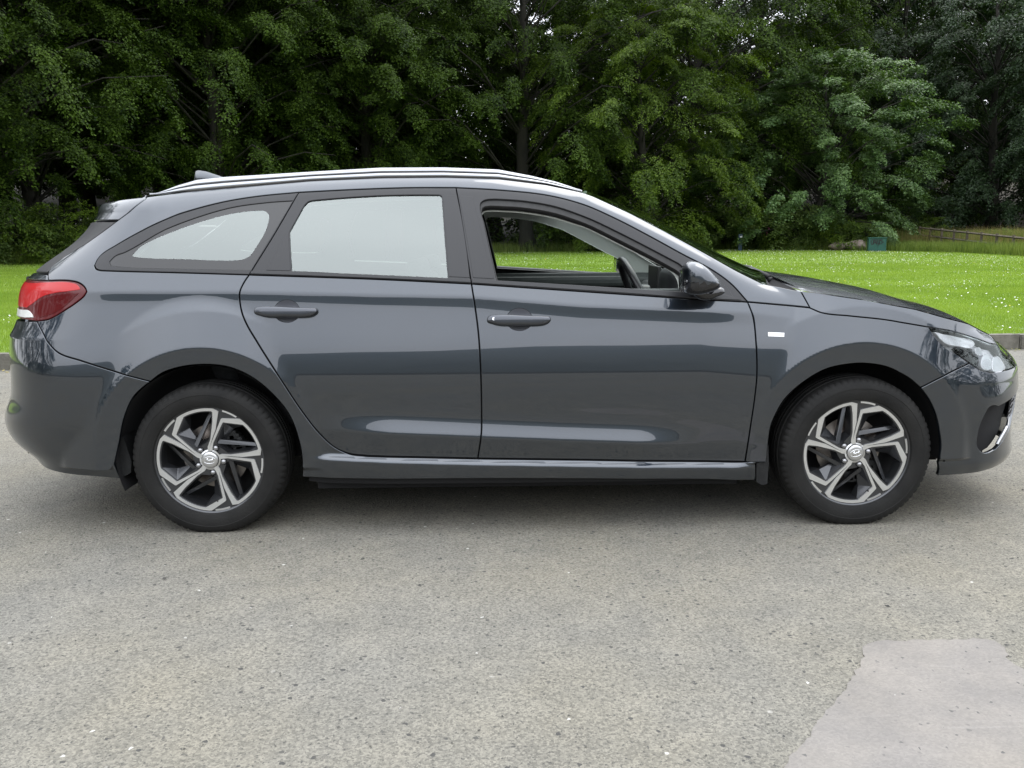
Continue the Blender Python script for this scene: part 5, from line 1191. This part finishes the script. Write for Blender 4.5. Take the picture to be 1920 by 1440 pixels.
# green service cabinet
gp = on_ground(1637, 471, LAWN); D_ = gp[1]-CY; sx = D_/FPX
teal = varied('faded_green_paint', (0.007, 0.062, 0.050), (0.013, 0.088, 0.070), 4, 0.5, bump=0.1, bscale=40)
cab = empty('service_cabinet', (gp[0], gp[1]-0.5, LAWN-0.02), -0.28); tag(cab, 'squat green metal service cabinet with black graffiti at the edge of the lawn', 'utility box')
wC, hC = 33*sx, 26*sx
MB().box((0, 0.3, hC*0.47), (wC*0.93, 0.6, hC*0.9), bev=0.01).build('cabinet_body', teal, cab); MB().box((0, 0.3, hC*0.97), (wC, 0.68, hC*0.06), bev=0.012).build('cabinet_lid', teal, cab)
for s in (-1, 1): 
    d_ = MB().box((s*wC*0.232, -0.006, hC*0.46), (wC*0.445, 0.014, hC*0.80), bev=0.004).build('cabinet_door', teal, cab)
    if s == 1: MB().box((wC*0.05, -0.022, hC*0.5), (0.03, 0.02, 0.11), bev=0.004).build('door_latch', rubber, d_)
MB().box((0, 0.3, 0.02), (wC*0.96, 0.64, 0.05)).build('plinth', kerbm, cab)
gs = MB(); zt = hC*0.62; gk = 0.045
strokes = [[(-.33, .14), (-.31, -.04), (-.26, -.10), (-.22, .02), (-.20, .13)], [(-.19, -.08), (-.13, .12), (-.09, -.02), (-.05, -.08)], [(-.17, .0), (-.09, .03)], [(-.04, -.07), (-.02, .11), (.05, -.05), (.08, .13)], [(.10, -.05), (.12, .12), (.20, .10), (.22, .01), (.14, -.06), (.09, -.05)], [(.22, .12), (.24, .02), (.31, .06)], [(-.28, .16), (.10, .16), (.24, .17)]]
for st_ in strokes:
    sp = spline(st_, 0.02)
    for i in range(len(sp)-1):
        (x0, z0), (x1, z1) = sp[i], sp[i+1]; dx, dz = x1-x0, z1-z0; L_ = math.hypot(dx, dz); nx, nz_ = -dz/L_*gk/2, dx/L_*gk/2
        gs.add([(x0-nx, -0.0165, z0-nz_+zt), (x1-nx, -0.0165, z1-nz_+zt), (x1+nx, -0.0165, z1+nz_+zt), (x0+nx, -0.0165, z0+nz_+zt)], [(0, 1, 2, 3)])
gs.build('graffiti', pmat('black_spray_paint', (0.01, 0.01, 0.012), 0.6), cab)
# small marker post
mp_ = on_ground(1382, 470, LAWN); mk = empty('marker_post', (mp_[0], mp_[1]-0.6, LAWN-0.03)); tag(mk, 'small dark blue marker post with a white label among the bushes behind the bonnet', 'post')
MB().box((0, 0, 0.5), (0.22, 0.10, 1.0), bev=0.015).build('post_body', pmat('blue_post_paint', (0.012, 0.04, 0.07), 0.4), mk); MB().box((0.03, -0.055, 0.78), (0.13, 0.012, 0.22), bev=0.003).build('post_label', pmat('white_plate', (0.75, 0.76, 0.78), 0.5), mk)
# boulders half hidden under the sycamore
for i, (u, v, w_, h_, lab) in enumerate([(1603, 447, 1.25, 0.62, 'pinkish boulder under the sycamore just left of the green cabinet'), (1568, 448, 0.95, 0.5, 'smaller boulder in the bushes, second from the green cabinet')]):
    x, y, _ = at(u, D_+1.2+i*0.3); bm = bmesh.new(); bmesh.ops.create_icosphere(bm, subdivisions=3, radius=1); r_ = random.Random(i)
    for vv in bm.verts:
        q = vv.co; k = 1+0.10*math.sin(q.x*4+i)+0.08*math.sin(q.y*5+q.z*3)+r_.uniform(-0.02, 0.02); vv.co = Vector((q.x*w_/2*k, q.y*0.5*k, q.z*h_/2*k+h_*0.35))
    me = bpy.data.meshes.new('boulder'); bm.to_mesh(me); bm.free(); me.materials.append(varied('pink_grey_stone%d' % i, (0.16, 0.12, 0.105), (0.30, 0.25, 0.22), 3, 0.9, bump=0.4, bscale=12)); o = bpy.data.objects.new('boulder', me); COL.objects.link(o); o.location = (x, y+1.0, LAWN+0.05); tag(o, lab, 'rock')
# rail fence
fence = empty('rail_fence'); wood = varied('weathered_fence_wood', (0.06, 0.05, 0.036), (0.13, 0.11, 0.08), 6, 0.9, bump=0.4, bscale=30, stretch=(0.2, 1, 1))
fa = np.array(at(1704, 54.0)); fb = np.array(at(2080, 32.5)); Ln = np.linalg.norm(fb-fa); npst = 13
def zpx(p, v):
    """height that shows at picture row v above the point p"""
    lo, hi = -2.0, 6.0
    for _ in range(30):
        mid = (lo+hi)/2; (lo, hi) = (mid, hi) if proj(np.array([p[0], p[1], mid]))[1] > v else (lo, mid)
    return mid
fence.location = (fa[0], fa[1], 0); tag(fence, 'weathered two-rail wooden fence running off to the right behind the lawn', 'fence')
off_ = np.array([fa[0], fa[1], 0]); tops = []
for i in range(npst):
    f = i/(npst-1); p = fa+(fb-fa)*f; u = proj(np.array([p[0], p[1], 1.0]))[0]; v = np.interp(u, [1704, 1920, 2100], [423.5, 444.5, 462]); tops.append((p[0], p[1], zpx(p, v)))
for i, t_ in enumerate(tops):
    MB().box((t_[0]-off_[0], t_[1]-off_[1], t_[2]/2-0.05), (0.10, 0.10, t_[2]+0.2), bev=0.01).build('fence_post', wood, fence)
for i in range(npst-1):
    for dz in (-0.06, -0.48):
        a, b = Vector(tops[i])-Vector(off_), Vector(tops[i+1])-Vector(off_); a.z += dz; b.z += dz; d = (b-a); ang = math.atan2(d.y, d.x)
        mb = MB(); mb.tube([a+Vector((0.0, -0.07, 0)), b+Vector((0.0, -0.07, 0))], 0.055, 4); mb.build('fence_rail', wood, fence)
# weeds and fallen leaves in the gutter
def gutter():
    g = np.random.default_rng(3); n = 520; t = g.uniform(-3, 18, n); p = kL[None]+kd[None]*t[:, None]-nk[None]*np.abs(g.normal(0.03, 0.07, n))[:, None]
    a = g.uniform(0, 2*PI, n); l = g.uniform(0.015, 0.045, n); d = np.stack([np.cos(a), np.sin(a), g.uniform(-0.1, 0.5, n)], -1)*l[:, None]; s = np.stack([-np.sin(a), np.cos(a), 0*a], -1)*l[:, None]*0.35
    q = p+np.array([0, 0, 0.006]); V = np.stack([q, q+d*0.5+s, q+d, q+d*0.5-s], 1).reshape(-1, 3)
    o = fastmesh('gutter_leaves', V, np.arange(4*n).reshape(-1, 4), leafmat('fallen_leaf', (0.12, 0.16, 0.03), (0.42, 0.33, 0.10), 0.2)); tag(o, 'small weeds and fallen leaves along the foot of the kerb', 'leaves', kind='stuff')
gutter()
